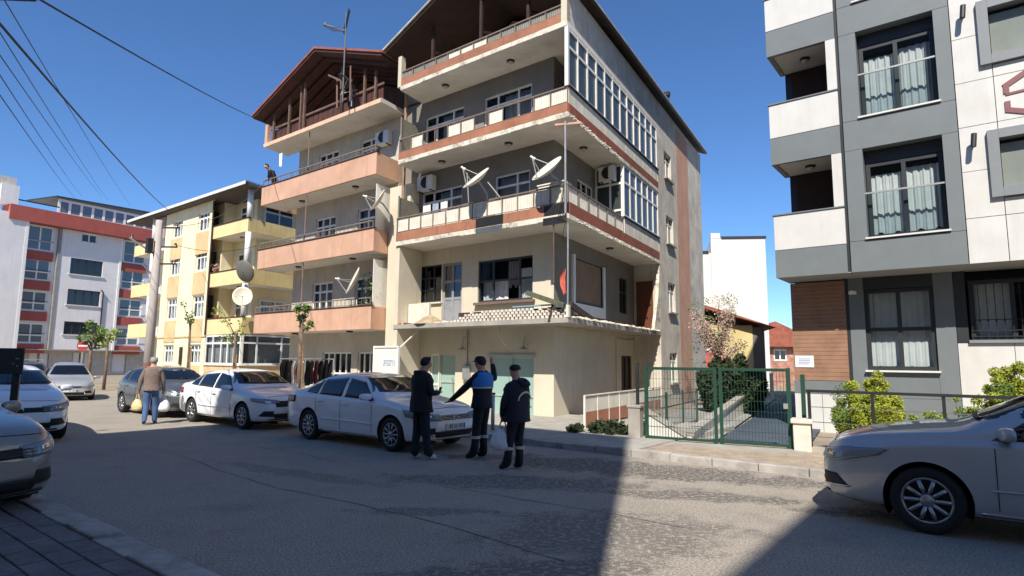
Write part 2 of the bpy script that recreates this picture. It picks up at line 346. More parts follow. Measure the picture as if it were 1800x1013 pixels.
def dish(c, nrm, r, label, foot, group='satellite dishes', m=None, up=(0, 0, 1)):
    c = Vector(c); n = Vector(nrm).normalized(); foot = Vector(foot); t = thing('satellite_dish', foot, label, 'satellite dish', group); m = m or OFFW
    a = n.cross(Vector(up)).normalized(); b = a.cross(n).normalized()
    mb = MB(); N = 28; K = 6; vs = []
    for side in (0, .018):
        for k in range(K + 1):
            q = k / K
            vs += [c + (a * math.cos(2 * math.pi * i / N) + b * 1.08 * math.sin(2 * math.pi * i / N)) * r * q + n * (.28 * r * q * q - .14 * r - side) for i in range(N)]
    fs = []
    for sd in (0, 1):
        for k in range(K):
            for i in range(N):
                f = (sd * (K + 1) * N + k * N + i, sd * (K + 1) * N + k * N + (i + 1) % N, sd * (K + 1) * N + (k + 1) * N + (i + 1) % N, sd * (K + 1) * N + (k + 1) * N + i)
                fs.append(f if sd == 0 else f[::-1])
    fs += [(K * N + i, K * N + (i + 1) % N, (2 * K + 1) * N + (i + 1) % N, (2 * K + 1) * N + i) for i in range(N)]
    mb.add(vs, fs); mb.build('reflector', m, t, smooth=True)
    tip = c + n * r * 1.15 - b * r * .35
    part(t, 'arm', GALV, lambda q: [q.bar(c - b * r * 1.0, tip, .03), q.bar(c + a * r * .75, tip, .015), q.bar(c - a * r * .75, tip, .015)])
    part(t, 'receiver_head', WHITE, lambda q: q.lathe(tip, (c - tip), [(0, -.06), (.03, -.06), (.03, .02), (.05, .04), (.05, .09), (0, .09)], 10), smooth=True)
    bk = c - n * (.14 * r + .02)
    part(t, 'mast', GALV, lambda q: q.tube([foot, Vector((foot.x, foot.y, (bk.z + foot.z) / 2)), bk - n * .1, bk], .028, 8))
    return t
# ================================================================== OLD APARTMENT BUILDING
F = MA; FS = MA.swap()           # FS: p(v along side, u inwards, z)
old = thing('apartment_building', F.p(3.5, 5, 0), 'cream and terracotta apartment building with battered wrap-around balconies, at the centre', 'building')
Wv, Wu = 1.25, 1.12              # recess of the walls behind the balcony edge
Z = [2.75, 5.57, 8.45, 11.14]    # undersides of the slabs
BW = 6.95; SV = 8.6; BV = 16.3
# front wall, floors with openings
op_f = [(1.84, 3.57, .10, 1.84), (5.06, 5.80, .10, 1.90), (5.83, 6.24, .05, 1.93),
        (1.90, 4.12, 3.60, 4.96), (5.79, 7.05, 3.72, 5.03), (4.83, 5.76, 2.92, 5.03),
        (2.02, 3.45, 5.76, 7.72), (4.90, 6.87, 5.76, 7.72), (1.96, 3.96, 8.64, 10.55), (4.88, 6.80, 8.64, 10.55)]
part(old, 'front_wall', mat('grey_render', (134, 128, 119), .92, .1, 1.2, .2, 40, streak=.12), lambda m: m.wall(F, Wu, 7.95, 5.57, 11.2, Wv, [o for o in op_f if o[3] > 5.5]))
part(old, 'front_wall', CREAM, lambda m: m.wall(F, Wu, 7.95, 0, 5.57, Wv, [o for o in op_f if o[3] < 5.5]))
op_s = [(2.66, 5.05, 3.64, 5.02), (6.9, 7.75, 3.55, 4.92), (7.0, 8.2, .62, 1.95), (3.0, 4.4, 6.6, 7.75), (3.2, 4.6, 9.5, 10.6)]
part(old, 'side_wall', CREAM, lambda m: m.wall(FS, Wv, SV, 0, 2.75, Wu, [op_s[2]]))
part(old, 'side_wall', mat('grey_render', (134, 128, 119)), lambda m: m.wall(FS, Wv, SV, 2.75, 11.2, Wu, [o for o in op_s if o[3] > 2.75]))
op_t = [(9.56, 10.63, 9.35, 10.5), (9.66, 10.75, 6.6, 7.78), (9.75, 10.85, 3.76, 4.98), (9.8, 10.9, .9, 2.1)]
def stair(m):
    m.wall(FS, SV, BV, 0, 12.35, 0, op_t, .2)
    m.quad(F.p(0, SV, 0), F.p(0, SV, 12.3), F.p(Wu, SV, 12.3), F.p(Wu, SV, 0))
    m.quad(F.p(0, BV, 0), F.p(8, BV, 0), F.p(8, BV, 12.3), F.p(0, BV, 12.3)); m.quad(F.p(7.95, Wv, 0), F.p(7.95, BV, 0), F.p(7.95, BV, 12.3), F.p(7.95, Wv, 12.3))
    m.quad(F.p(Wu, Wv, 11.3), F.p(7.95, Wv, 11.3), F.p(7.95, BV, 11.3), F.p(Wu, BV, 11.3))
part(old, 'stairwell_wall', GREYP, stair)
part(old, 'painted_stripe', STRIPE, lambda m: m.box(FS, 11.5, 13.6, -.004, .0, 0.0, 12.1), 'salmon stripe on the grey stairwell wall')
for (a, b, c, d) in op_t:
    window(old, FS, a + .02, b - .02, c, d, .08, (.5,), (.72,), .05)
    part(old, 'window_sill', CONC, lambda m: m.box(FS, a - .06, b + .06, -.12, .08, c - .07, c - .002))
# slabs, fascia bands, soffit lamps
def lslab(m, z, t, full=True):
    m.box(F, 0, BW, 0, Wv, z, z + t)
    if full: m.box(F, 0, Wu - .003, Wv + .002, SV - .003, z + .002, z + t)
for i, z in enumerate(Z):
    part(old, 'balcony_slab', SOFFIT if i else CONC, lambda m: lslab(m, z, .15 if i else .14))
def fascia(z0, z1, segs, side, smat):
    for (a, b, mm) in segs: part(old, 'fascia_panel', mm, lambda m: m.box(F, a + .004, b - .004, -.02, .08, z0 + rnd(0, .006), z1), bevel=.004)
    if side:
        n = 6
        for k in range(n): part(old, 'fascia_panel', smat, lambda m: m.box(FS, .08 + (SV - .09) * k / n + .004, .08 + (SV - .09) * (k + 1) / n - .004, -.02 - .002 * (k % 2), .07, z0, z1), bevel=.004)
RUSTD = mat('terracotta_shaded', (146, 82, 62), .85, .14, 1.6, .2, 40, streak=.35, dirt=(110, 62, 48), dirt_amt=.3, dscale=1.4)  # darker copy of the terracotta: shade of the side face put into the colour
PEEL = mat('peeling_white', (222, 214, 196), .9, .12, 4, .3, 30, dirt=(92, 78, 66), dirt_amt=.85, dscale=2.6)
for z in Z[1:]:                  # pale chipped slab edge below each band
    for k in range(7): part(old, 'edge_trim', PEEL, lambda m: m.box(F, BW / 7 * k + .003, BW / 7 * (k + 1) - .003, -.035 + rnd(0, .012), -.001, z + rnd(-.02, .01), z + .145), bevel=.006)
    if z < 11:
        for k in range(8): part(old, 'edge_trim', PEEL, lambda m: m.box(FS, SV / 8 * k + .003, SV / 8 * (k + 1) - .003, -.03 + rnd(0, .012), -.001, z + rnd(-.02, .012), z + .13), bevel=.006)
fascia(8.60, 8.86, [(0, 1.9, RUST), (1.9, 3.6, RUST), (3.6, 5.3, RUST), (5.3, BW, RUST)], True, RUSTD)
fascia(11.29, 11.55, [(.1, 2.3, RUST), (2.3, 4.6, RUST), (4.6, BW, RUST)], False, RUSTD)
u = lambda px: None
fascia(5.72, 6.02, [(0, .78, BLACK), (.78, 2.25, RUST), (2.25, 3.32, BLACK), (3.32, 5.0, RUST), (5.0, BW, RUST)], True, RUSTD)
part(old, 'hanging_sheet', mat('grey_blue_sheet', (86, 90, 94), .6, .1), lambda m: m.box(F, 2.27, 3.30, -.05, -.04, 5.52, 5.70), 'grey-blue sheet hanging below the black band')
part(old, 'hanging_sheet', BLACK, lambda m: m.box(F, .02, .8, -.05, -.04, 5.45, 5.66))
for z, us in ((11.14, (5.3, 2.45)), (8.45, (5.4, 2.5))):
    for a in us: lamp(old, F.p(a, .65, z))
part(old, 'storage_cabinet', OFFW, lambda m: [m.box(F, .35, 1.25, .45, .85, 5.73, 6.78), m.box(F, .32, 1.28, .42, .88, 6.783, 6.82)], 'pale cabinet at the balcony corner')
for i_, (a_, w_, l_) in enumerate(((5.0, .32, .55), (5.42, .28, .62), (5.8, .36, .5))):
    m_ = MB(); n_ = 8
    for j_ in range(n_): q0, q1 = j_ / n_, (j_ + 1) / n_; m_.quad(F.p(a_ + w_ * q0, .55 + .02 * math.sin(q0 * 9 + i_), 6.98 - l_), F.p(a_ + w_ * q1, .55 + .02 * math.sin(q1 * 9 + i_), 6.98 - l_ + .03 * math.sin(q1 * 5)), F.p(a_ + w_ * q1, .55, 6.98), F.p(a_ + w_ * q0, .55, 6.98))
    tag(m_.build('laundry', CURT if i_ != 1 else mat('laundry_blue', (150, 164, 184), .9, .1), loc=F.p(a_, .55, 6.98), smooth=True), ['small white cloth drying on the second-floor balcony, nearest the middle dish', 'pale blue cloth drying on the second-floor balcony', 'wide white cloth drying on the second-floor balcony, nearest the air conditioner'][i_], 'laundry', 'laundry on the second-floor balcony')
part(old, 'washing_line', STEEL, lambda m: m.tube([F.p(4.6, .55, 6.99), F.p(6.6, .55, 7.0)], .006, 5))
lamp(old, F.p(.6, 2.4, 8.45)); lamp(old, F.p(.55, 4.5, 5.57))
# railings
railing(old, F, .02, BW, .03, 8.86, 9.36, .58, [OFFW, OFFW, None, None, OFFW, None, OFFW, OFFW, None, None, OFFW, None], mat('rail_brown', (130, 112, 100), .6))
railing(old, F, .02, BW, .03, 6.02, 6.55, .58, [OFFW], mat('rail_brown', (130, 112, 100)))
railing(old, FS, .05, 4.5, .03, 6.02, 6.55, .75, [OFFW], mat('rail_brown', (130, 112, 100)))
SMOKE = mat('smoked_panel', (132, 128, 114), .4, .08, 3, .05)
railing(old, F, .2, BW, .03, 11.55, 11.85, .58, [SMOKE, SMOKE, SMOKE, SMOKE, SMOKE, OFFW, OFFW, OFFW, SMOKE], mat('rail_brown', (130, 112, 100)))
# glazed-in side balconies
for k in range(9): part(old, 'parapet_panel', OFFW, lambda m: m.box(FS, .06 + (SV - .1) / 9 * k + .006, .06 + (SV - .1) / 9 * (k + 1) - .006, .0, .05, 8.87, 9.34), bevel=.004)
part(old, 'sill_strip', BLACK, lambda m: m.box(FS, .03, SV, -.05, .07, 9.345, 9.40))
window(old, FS, .03, SV - .02, 9.40, 11.12, .0, [i / 12 for i in range(1, 12)], (.68,), .075, dep=.06, gm=mat('bay_glass', (66, 74, 72), .25, .15, 1.5, 0, spec=.35))
for k in range(4): part(old, 'parapet_panel', OFFW, lambda m: m.box(FS, 4.55 + 4.0 / 4 * k + .006, 4.55 + 1.0 * (k + 1) - .006, .0, .05, 6.03, 6.55), bevel=.004)
part(old, 'sill_strip', BLACK, lambda m: m.box(FS, 4.52, SV, -.05, .07, 6.56, 6.61))
window(old, FS, 4.55, SV - .02, 6.61, 8.44, .0, [i / 6 for i in range(1, 6)], (.66,), .075, dep=.06, gm=MATS['bay_glass'])
window(old, F, .03, Wu - .02, 6.05, 8.44, 4.5, (.45,), (.33, .72), .07, gm=MATS['bay_glass'], name='glazed_partition')
part(old, 'corner_post', WHITE, lambda m: m.box(F, -.02, .09, -.02, .08, 9.36, 11.13))
# upper side wall and attic
part(old, 'attic_side_wall', GREYP, lambda m: m.box(FS, -.02, SV, 0, .18, 11.30, 12.36))
part(old, 'corner_pillar', CREAM, lambda m: m.box(F, 0, .2, -.03, .2, 11.28, 12.4))
part(old, 'corner_pillar', CREAM, lambda m: m.box(F, BW - .02, BW + .15, -.03, .2, 11.28, 12.42))
part(old, 'attic_gable_wall', mat('attic_wall', (150, 142, 124), .9, .1, 1), lambda m: m.quad(F.p(.2, 2.6, 11.3), F.p(BW, 2.6, 11.3), F.p(BW, 2.6, 12.35), F.p(3.6, 2.6, 13.9), F.p(.2, 2.6, 12.35)))
for a in (1.5, 3.4, 5.6): part(old, 'attic_post', DARKW, lambda m: [m.box(F, a, a + .1, .25, .35, 11.28, 12.4 + .42 * min(a + .3, 7.6 - a)), m.bar(F.p(a + .05, .35, 12.3), F.p(a + .05, 2.4, 13.2), .07)])
def roofm(m):
    for (ua, za, ub, zb) in ((-.24, 12.44, 3.65, 14.2), (7.72, 12.46, 3.65, 14.2)):
        m.prism([F.p(ua, -.35, za), F.p(ub, -.35, zb), F.p(ub, -.35, zb + .1), F.p(ua, -.35, za + .1)], F.b * 16.95)
ro = part(old, 'roof', DARKW, roofm)
part(ro, 'tile_layer', mat('roof_sheet', (176, 172, 162), .7, .2, 3, .4, 20), lambda m: [m.prism([F.p(a, -.42, za), F.p(b, -.42, zb), F.p(b, -.42, zb + .07), F.p(a, -.42, za + .07)], F.b * 17.1) for a, za, b, zb in ((-.30, 12.52, 3.65, 14.305), (7.79, 12.54, 3.65, 14.305))])
part(ro, 'gutter', DKST, lambda m: m.tube([F.p(-.28, -.4, 12.45), F.p(-.28, 16.5, 12.45)], .05, 8))
part(ro, 'vent_pipe', BLACK, lambda m: [m.tube([F.p(-.1, 9.9, 12.6), F.p(-.1, 9.9, 13.0)], .09, 10), m.tube([F.p(-.1, 9.9, 12.95), F.p(-.1, 9.9, 13.12)], .14, 10)])
# windows and doors
for (a, b, c, d) in op_f[6:]:
    r_ = (b - a)
    if r_ < 1.6: window(old, F, a, b, c, d, Wv + .06, (.37,), (.36, .8), .06, curtain=[(.05, .95, 0.02, .98, CURTG)], gm=GLC)
    else: window(old, F, a, b, c, d, Wv + .06, (.28, .71), (.36, .8), .06, curtain=[(.03, .62, .02, .97, CURTG)], gm=GLC)
window(old, F, 5.79, 7.05, 3.72, 5.03, Wv + .06, (.33, .66), (.33, .66), .05, fm=mat('dark_frame', (52, 56, 60), .5), gm=GL, skip=((0, 2), (1, 2), (1, 1)), curtain=[(.0, .92, .0, .42, CURT), (.6, 1., .3, .9, CURTG)], label='dark framed window with smashed panes')
dr = window(old, F, 4.83, 5.76, 2.92, 5.03, Wv + .06, (.5,), (.42, .7), .09, fm=mat('grey_door', (148, 150, 154), .5), gm=GL, skip=((0, 0), (1, 0)), name='door')
part(dr, 'door_panel', MATS['grey_door'], lambda m: m.box(F, 4.92, 5.67, Wv + .08, Wv + .11, 2.95, 3.80))
rw = window(old, F, 1.90, 4.12, 3.60, 4.96, Wv + .06, (.24, .72), (.5,), .06, fm=MATS['dark_frame'], skip=((1, 0), (1, 1), (0, 1)), curtain=[(.5, .97, 0.0, .5, CURT), (.02, .3, .0, .75, CURT), (.3, .5, .35, .95, CURTG)], gm=GLC, label='dark framed window with missing panes and a torn curtain')
part(old, 'window_sill', mat('brown_stone', (120, 98, 84), .8, .15), lambda m: m.box(F, 1.8, 4.2, Wv - .16, Wv + .1, 3.5, 3.58))
part(old, 'window_sill', OFFW, lambda m: m.box(F, 5.75, 7.1, Wv - .1, Wv + .1, 3.66, 3.71))
# boarded window with white surround on the first floor side
part(old, 'window_surround', WHITE, lambda m: [m.box(FS, 2.5, 2.66, Wu - .09, Wu + .02, 3.3, 5.1), m.box(FS, 5.05, 5.25, Wu - .09, Wu + .02, 3.2, 5.02), m.box(FS, 2.665, 5.045, Wu - .09, Wu + .02, 3.2, 3.56)])
part(old, 'boarded_shutter', mat('shutter_brown', (146, 120, 98), .8, .1, 2), lambda m: m.box(FS, 2.7, 5.0, Wu - .01, Wu + .05, 3.62, 4.98))
part(old, 'shutter_frame', DKST, lambda m: [m.box(FS, 2.665, 5.045, Wu - .05, Wu, 3.565, 3.62), m.box(FS, 2.665, 2.71, Wu - .05, Wu, 3.625, 5.0), m.box(FS, 5.0, 5.045, Wu - .05, Wu, 3.625, 5.0)])
window(old, FS, 6.9, 7.75, 3.55, 4.92, Wu + .06, (.5,), (.6,), .05, fm=MATS['dark_frame'])
window(old, FS, 3.0, 4.4, 6.6, 7.75, Wu + .06, (.33, .66), (), .06); window(old, FS, 3.2, 4.6, 9.5, 10.6, Wu + .06, (.5,), (), .06)
part(old, 'door', mat('brown_door', (108, 62, 40), .6, .12), lambda m: m.box(F, .3, 1.0, SV - .05, SV - .004, 2.9, 4.9), 'brown wooden door at the end of the first-floor balcony')
part(old, 'concrete_fragment', PEEL, lambda m: m.prism([F.p(.0, SV - .01, 2.9), F.p(.0, SV - .9, 2.9), F.p(0, SV - .6, 3.5), F.p(0, SV - .25, 4.3), F.p(0, SV - .01, 5.5)], F.a * .12), 'broken sunlit wall stub beside the stairwell')
# ground floor shop
window(old, F, 1.84, 3.57, .10, 1.84, Wv + .05, (), (.32,), .05, gm=GLG, fm=mat('alu_green', (170, 184, 176), .4), name='shop_window')
window(old, F, 5.06, 5.80, .10, 1.90, Wv + .05, (), (.5,), .05, gm=GLG, fm=MATS['alu_green'], name='shop_window')
window(old, F, 5.83, 6.24, .05, 1.93, Wv + .05, (), (.45,), .06, name='shop_door', gm=GLG)
window(old, FS, 7.0, 8.2, .62, 1.95, Wu + .05, (.5,), (), .05, fm=mat('brown_frame', (72, 48, 38), .6))
part(old, 'window_surround', CREAM, lambda m: [m.box(FS, 6.4, 6.46, Wu - .04, Wu - .001, .1, 2.6), m.box(FS, 8.4, 8.46, Wu - .04, Wu - .001, .1, 2.6), m.box(FS, 6.465, 8.395, Wu - .04, Wu - .001, 2.5, 2.56)])
part(old, 'plinth', mat('brown_plinth', (150, 116, 96), .9, .15, 3), lambda m: m.box(F, 1.8, 3.6, Wv - .03, Wv + .02, 0, .095))
for a in (4.6, 2.1): part(old, 'wall_lamp', GALV, lambda m: [m.lathe(F.p(a, Wv - .22, 2.1), (0, 0, -1), [(.02, -.08), (.05, -.03), (.14, .0), (.15, .03), (.12, .03)], 12), m.tube([F.p(a, Wv - .22, 2.18), F.p(a, Wv - .12, 2.5), F.p(a, Wv, 2.5)], .012, 6)])
part(old, 'wall_fin', CREAM, lambda m: m.box(F, 6.78, 6.96, .03, Wv, 0, 5.56))
part(old, 'drain_pipe', mat('pipe_brown', (150, 118, 92), .6, .1), lambda m: [m.tube([F.p(7.15, .5, 0), F.p(7.15, .5, 12.2)], .06, 10)])
part(old, 'gap_wall', CREAM, lambda m: m.box(F, 7.0, 8.12, .75, Wv - .01, 0, 8.0))
for a, z0, z1 in ((3.5, .7, 1.15), (5.14, .7, 1.2)): part(old, 'door_handle', GALV, lambda m: m.tube([F.p(a, Wv - .02, z0), F.p(a, Wv - .05, z0 + .05), F.p(a, Wv - .05, z1 - .05), F.p(a, Wv - .02, z1)], .014, 8))
part(old, 'meter_box', GALV, lambda m: m.box(F, 4.35, 4.65, Wv - .12, Wv - .001, 1.1, 1.55), bevel=.01)
part(old, 'conduit', STEEL, lambda m: [m.tube([F.p(4.5, Wv - .03, 1.55), F.p(4.5, Wv - .03, 2.74)], .012, 6), m.tube([F.p(2.5, .2, 2.74), F.p(2.45, .25, 2.3), F.p(2.3, .3, 2.15)], .006, 5)])
part(old, 'shop_lintel', mat('alu_green', (170, 184, 176)), lambda m: m.box(F, 1.78, 3.63, Wv - .05, Wv - .002, 1.845, 1.92))
part(old, 'shop_frame', mat('alu_green', (170, 184, 176)), lambda m: m.box(F, 2.68, 2.73, Wv + .03, Wv + .1, .15, 1.8))
# small iron balcony divider on upper floors
for z in (6.0, 8.85): part(old, 'divider_screen', SMOKE, lambda m: [m.box(F, BW - .02, BW + .0, .1, 1.2, z, z + 1.3), m.box(F, BW - .04, BW + .02, .06, .1, z, z + 1.35)])
# first-floor parapet of pierced blocks and its broken remains
LB = mat('lattice_block', (224, 216, 202), .9, .12, 5, .3, 40, dirt=(150, 96, 70), dirt_amt=.5, dscale=4)
for r_ in range(4):
    for k in range(28):
        uu = .06 + k * .15 + (.075 if r_ % 2 else 0)
        if uu > 4.2 - r_ * .2 or (r_ == 3 and rnd(0, 1) < .3): continue
        m2 = MB(); z_ = 2.892 + r_ * .078; m2.box(F, uu + rnd(0, .008), uu + .098, .03 + rnd(0, .01), .12, z_, z_ + .068); m2.build('lattice_block', LB, old)
part(old, 'hole_shade_strip', mat('hole_shade_brown', (62, 48, 42), .9, .2), lambda m: m.box(F, .1, 4.1, .16, .19, 2.89, 3.18))  # added dark strip: shade inside the block holes, put into its colour
part(old, 'parapet_post', OFFW, lambda m: m.box(F, -.02, .06, -.02, .1, 2.89, 3.22))
part(old, 'parapet_rail', mat('blue_strip', (130, 160, 178), .7, .1), lambda m: m.box(F, .1, 1.9, .03, .12, 3.235, 3.27))
part(old, 'low_wall', OFFW, lambda m: m.box(F, 5.75, 6.75, .55, .65, 2.89, 3.62))
def rubble(m, pts, n, seed, sz):
    rs = random.Random(seed)
    for i in range(n):
        a, b = rs.choice(pts); t = rs.random(); c = Vector(a).lerp(Vector(b), t) + Vector((rs.uniform(-.1, .1), rs.uniform(-.1, .1), 0)); s = rs.uniform(.4, 1) * sz
        vs = [c + Vector((x * s * rs.uniform(.6, 1.2), y * s * rs.uniform(.6, 1.2), (z * .5 + .4) * s * rs.uniform(.5, 1.1))) for z in (-1, 1) for y in (-1, 1) for x in (-1, 1)]
        m.add(vs, [(0, 2, 3, 1), (4, 5, 7, 6), (0, 1, 5, 4), (2, 6, 7, 3), (0, 4, 6, 2), (1, 3, 7, 5)])
rb = part(old, 'rubble', PEEL, lambda m: rubble(m, [(F.p(.05, .3, 2.9), F.p(.05, 8.3, 2.9))] * 3 + [(F.p(4.3, .2, 2.9), F.p(6.8, .3, 2.9))], 260, 3, .065)); rb['kind'] = 'stuff'
part(old, 'tile_rubble', TILE, lambda m: rubble(m, [(F.p(6.2, .1, 2.9), F.p(6.9, .3, 2.9)), (F.p(4.5, .4, 2.9), F.p(5.2, .5, 2.9))], 30, 9, .08))['kind'] = 'stuff'
part(old, 'rubble_heap', mat('sand_heap', (168, 150, 122), .95, .2, 6), lambda m: [m.lathe(F.p(5.6, .45, 2.89), (0, 0, 1), [(.55, 0), (.4, .1), (.22, .22), (.05, .3), (0, .31)], 12)], smooth=True)
sp = part(old, 'edge_spall', PEEL, lambda m: rubble(m, [(F.p(-.02, .1, Z[1] + .02), F.p(-.02, 8.2, Z[1] + .02)), (F.p(-.01, .1, Z[2] + .02), F.p(-.01, 4.0, Z[2] + .02))], 220, 4, .04)); sp['kind'] = 'stuff'
part(old, 'broken_beam', mat('mossy_timber', (96, 98, 76), .9, .2, 6), lambda m: m.bar(F.p(1.35, -.05, 3.62), F.p(.1, -.05, 3.2), .09, .13), 'mossy timber beam sticking out of the parapet')
part(old, 'broken_beam', mat('rotten_wood', (70, 56, 46), .9, .2, 6), lambda m: [m.bar(F.p(.05, .2, 3.25), F.p(.35, 2.6, 2.95), .1, .16), m.bar(F.p(.5, .1, 3.4), F.p(.62, .0, 2.8), .07)])
part(old, 'corner_pole', GALV, lambda m: m.tube([F.p(.04, .05, 2.9), F.p(.03, .06, 5.45)], .022, 8))
part(old, 'leaning_pole', mat('rusty_pipe', (110, 92, 80), .7, .2, 6), lambda m: m.tube([F.p(.45, -.03, 5.6), F.p(.62, .3, 3.9)], .024, 8))
part(old, 'mast', GALV, lambda m: m.tube([F.p(.05, -.06, 5.7), F.p(.05, -.06, 8.3)], .03, 8))
part(old, 'mast_bracket', mat('pale_wood', (190, 150, 130), .8, .1), lambda m: m.bar(F.p(.4, -.05, 8.28), F.p(-.3, .3, 8.3), .06))
part(old, 'wire_bundle', BLACK, lambda m: [m.tube([F.p(.05 + .02 * k, -.05, 6.6), F.p(.1 + .06 * k, -.08, 5.9 - .1 * k), F.p(.04, -.06, 5.5), F.p(.4, .4, 5.1)], .008, 5) for k in range(4)])
# flag, dishes, air conditioners
fl = thing('flag', F.p(.06, -.04, 3.9), 'faded red flag hanging limp on the corner pole above the shop', 'flag')
def flg(m):
    n = 9
    for i in range(n):
        for j in range(10):
            def P(a, b): return F.p(.06 + .12 * (a / n) * (.55 + .9 * math.sin(math.pi * (b / 10) ** .7)) - .02, -.06 - .04 * math.sin(a * 1.4 + b * .3), 4.2 - .66 * b / 10 - .06 * a / n)
            m.quad(P(i, j), P(i + 1, j), P(i + 1, j + 1), P(i, j + 1))
part(fl, 'cloth', mat('flag_red', (198, 104, 88), .9, .12, 5), flg, smooth=True)
dish(F.p(3.05, -.35, 7.12), (-.60, -.36, .72), .46, 'white satellite dish at the middle of the second-floor balcony, over the black band', F.p(2.9, .02, 6.4))
dish(F.p(.5, -.3, 6.93), (-.62, -.36, .70), .48, 'white satellite dish at the corner of the second-floor balcony', F.p(.25, .02, 6.4))
part(old, 'dish_bracket', GALV, lambda m: [m.bar(F.p(3.65, .02, 6.55), F.p(3.65, -.1, 7.5), .03), m.bar(F.p(2.4, .02, 6.55), F.p(2.7, -.25, 7.0), .03)])
aircon(F, 6.15, Wv, 7.72, 'air conditioner high on the second-floor wall at the left end of the old balcony')
t = aircon(F, .25, 4.5, 7.85, 'air conditioner on the glazed partition of the second-floor side balcony', .6)
# ================================================================== SALMON BUILDING (left neighbour)
sal = thing('apartment_building', F.p(12, 5, 0), 'beige apartment building with long salmon balconies and red-brown attic, left of the derelict one', 'building')
SW = mat('beige_plaster', (200, 192, 176), .9, .1, 1.2, .2, 40, streak=.3, dirt=(158, 146, 122), dirt_amt=.3, dscale=.8)
U0, U1, UB = 8.15, 14.9, 15.9
ops = []
for z in (2.95, 5.72, 8.55): ops += [(12.0, 13.4, z + .1, z + 1.95), (9.3, 10.55, z + .02, z + 1.95)]
ops += [(8.5, 10.2, .15, 2.0), (10.6, 12.5, .15, 2.0)]
part(sal, 'front_wall', SW, lambda m: m.wall(F, U0, U1, 0, 11.2, Wv, ops))
part(sal, 'outer_walls', SW, lambda m: [m.quad(F.p(U0, Wv, 0), F.p(U0, 14, 0), F.p(U0, 14, 11.2), F.p(U0, Wv, 11.2)), m.quad(F.p(U1, Wv, 0), F.p(U1, 14, 0), F.p(U1, 14, 11.2), F.p(U1, Wv, 11.2)), m.quad(F.p(U0, 14, 0), F.p(U1, 14, 0), F.p(U1, 14, 11.2), F.p(U0, 14, 11.2)), m.quad(F.p(U0, Wv, 11.2), F.p(U1, Wv, 11.2), F.p(U1, 14, 11.2), F.p(U0, 14, 11.2))])
for k, (a, b, c, d) in enumerate(ops[:6]):
    window(sal, F, a, b, c, d, Wv + .06, (.33, .66) if b > 11 else (.5,), (.35, .78), .08, gm=GLC, curtain=[(.05, .95, .02, .97, CURTG)])
for a, b, c, d in ops[6:]: window(sal, F, a, b, c, d, Wv + .06, (.2, .4, .6, .8), (.55,), .06, name='shop_window', gm=GLC, curtain=[(.0, .9, .0, .55, CURT)])
for z in (2.78, 5.55, 8.36): 
    part(sal, 'balcony_slab', SOFFIT, lambda m: m.box(F, U0 + .02, UB, .06, Wv - .002, z, z + .14))
    part(sal, 'balcony_front', SALMON, lambda m: m.box(F, U0, UB, 0, .10, z - .004, z + .82), bevel=.01)
    part(sal, 'balcony_side', SALMON, lambda m: m.box(F, U0, U0 + .1, .104, Wv + 1.2, z - .004, z + .80)); part(sal, 'balcony_side', SALMON, lambda m: m.box(F, UB - .1, UB, .104, Wv + .8, z - .004, z + .80))
    part(sal, 'balcony_coping', REDW, lambda m: m.box(F, U0 - .03, UB + .03, -.03, .13, z + .822, z + .85))
    railing(sal, F, U0 + .1, UB - .05, .05, z + .85, z + 1.12, 1.1, None, mat('thin_rail', (128, 118, 108), .6, .1), bars=.24)
    lamp(sal, F.p(10.0, .6, z)); lamp(sal, F.p(13.6, .6, z))
    part(sal, 'balcony_post', mat('rail_brown', (130, 112, 100)), lambda m: m.tube([F.p(12.6, .12, z + .85), F.p(12.6, .12, z + 2.75)], .025, 8))
# white divider screens at the right end
for z in (2.95, 5.72): part(sal, 'divider_screen', WHITE, lambda m: m.box(F, U0 + .15, U0 + .18, .2, Wv + .1, z + .5, z + 2.35))
part(sal, 'attic_slab', SOFFIT, lambda m: m.box(F, U0 - .2, UB - .05, -.04, Wv, 10.98, 11.14))
part(sal, 'slab_edge', mat('pale_salmon', (222, 184, 156), .9, .1), lambda m: m.box(F, U0 - .2, UB - .05, -.08, -.042, 10.96, 11.12))
part(sal, 'attic_corner', SALMON, lambda m: m.box(F, UB - .25, UB - .05, -.03, .15, 11.142, 12.0))
# wooden attic with gable roof
part(sal, 'attic_back_wall', REDW, lambda m: m.quad(F.p(U0, 2.2, 11.15), F.p(UB - .2, 2.2, 11.15), F.p(UB - .2, 2.2, 12.3), F.p(11.8, 2.2, 13.8), F.p(U0, 2.2, 12.35)))
for k, a in enumerate((8.4, 9.05, 10.5, 13.0, 13.25, 14.1, 15.3)): part(sal, 'attic_post', mat('grey_timber', (112, 88, 76), .85, .2, 4), lambda m: m.box(F, a, a + .09, .05, .14, 11.142, 12.15 + .38 * min(a - 7.8, 16.0 - a) * .95))
part(sal, 'attic_rail', mat('grey_timber', (112, 88, 76)), lambda m: m.box(F, U0 - .1, UB - .1, .15, .2, 11.78, 11.86))
for k in range(22): part(sal, 'attic_plank', REDW, lambda m: m.box(F, U0 + k * .34, U0 + k * .34 + .31, .23, .25, 11.15, 11.76 + rnd(-.02, .02)))
def roof2(m):
    for ua, za, ub, zb in ((16.25, 12.26, 11.75, 13.95), (7.6, 12.45, 11.75, 13.95)):
        m.prism([F.p(ua, -.45, za), F.p(ub, -.45, zb), F.p(ub, -.45, zb + .1), F.p(ua, -.45, za + .1)], F.b * 14.8)
r2 = part(sal, 'roof', REDW, roof2)
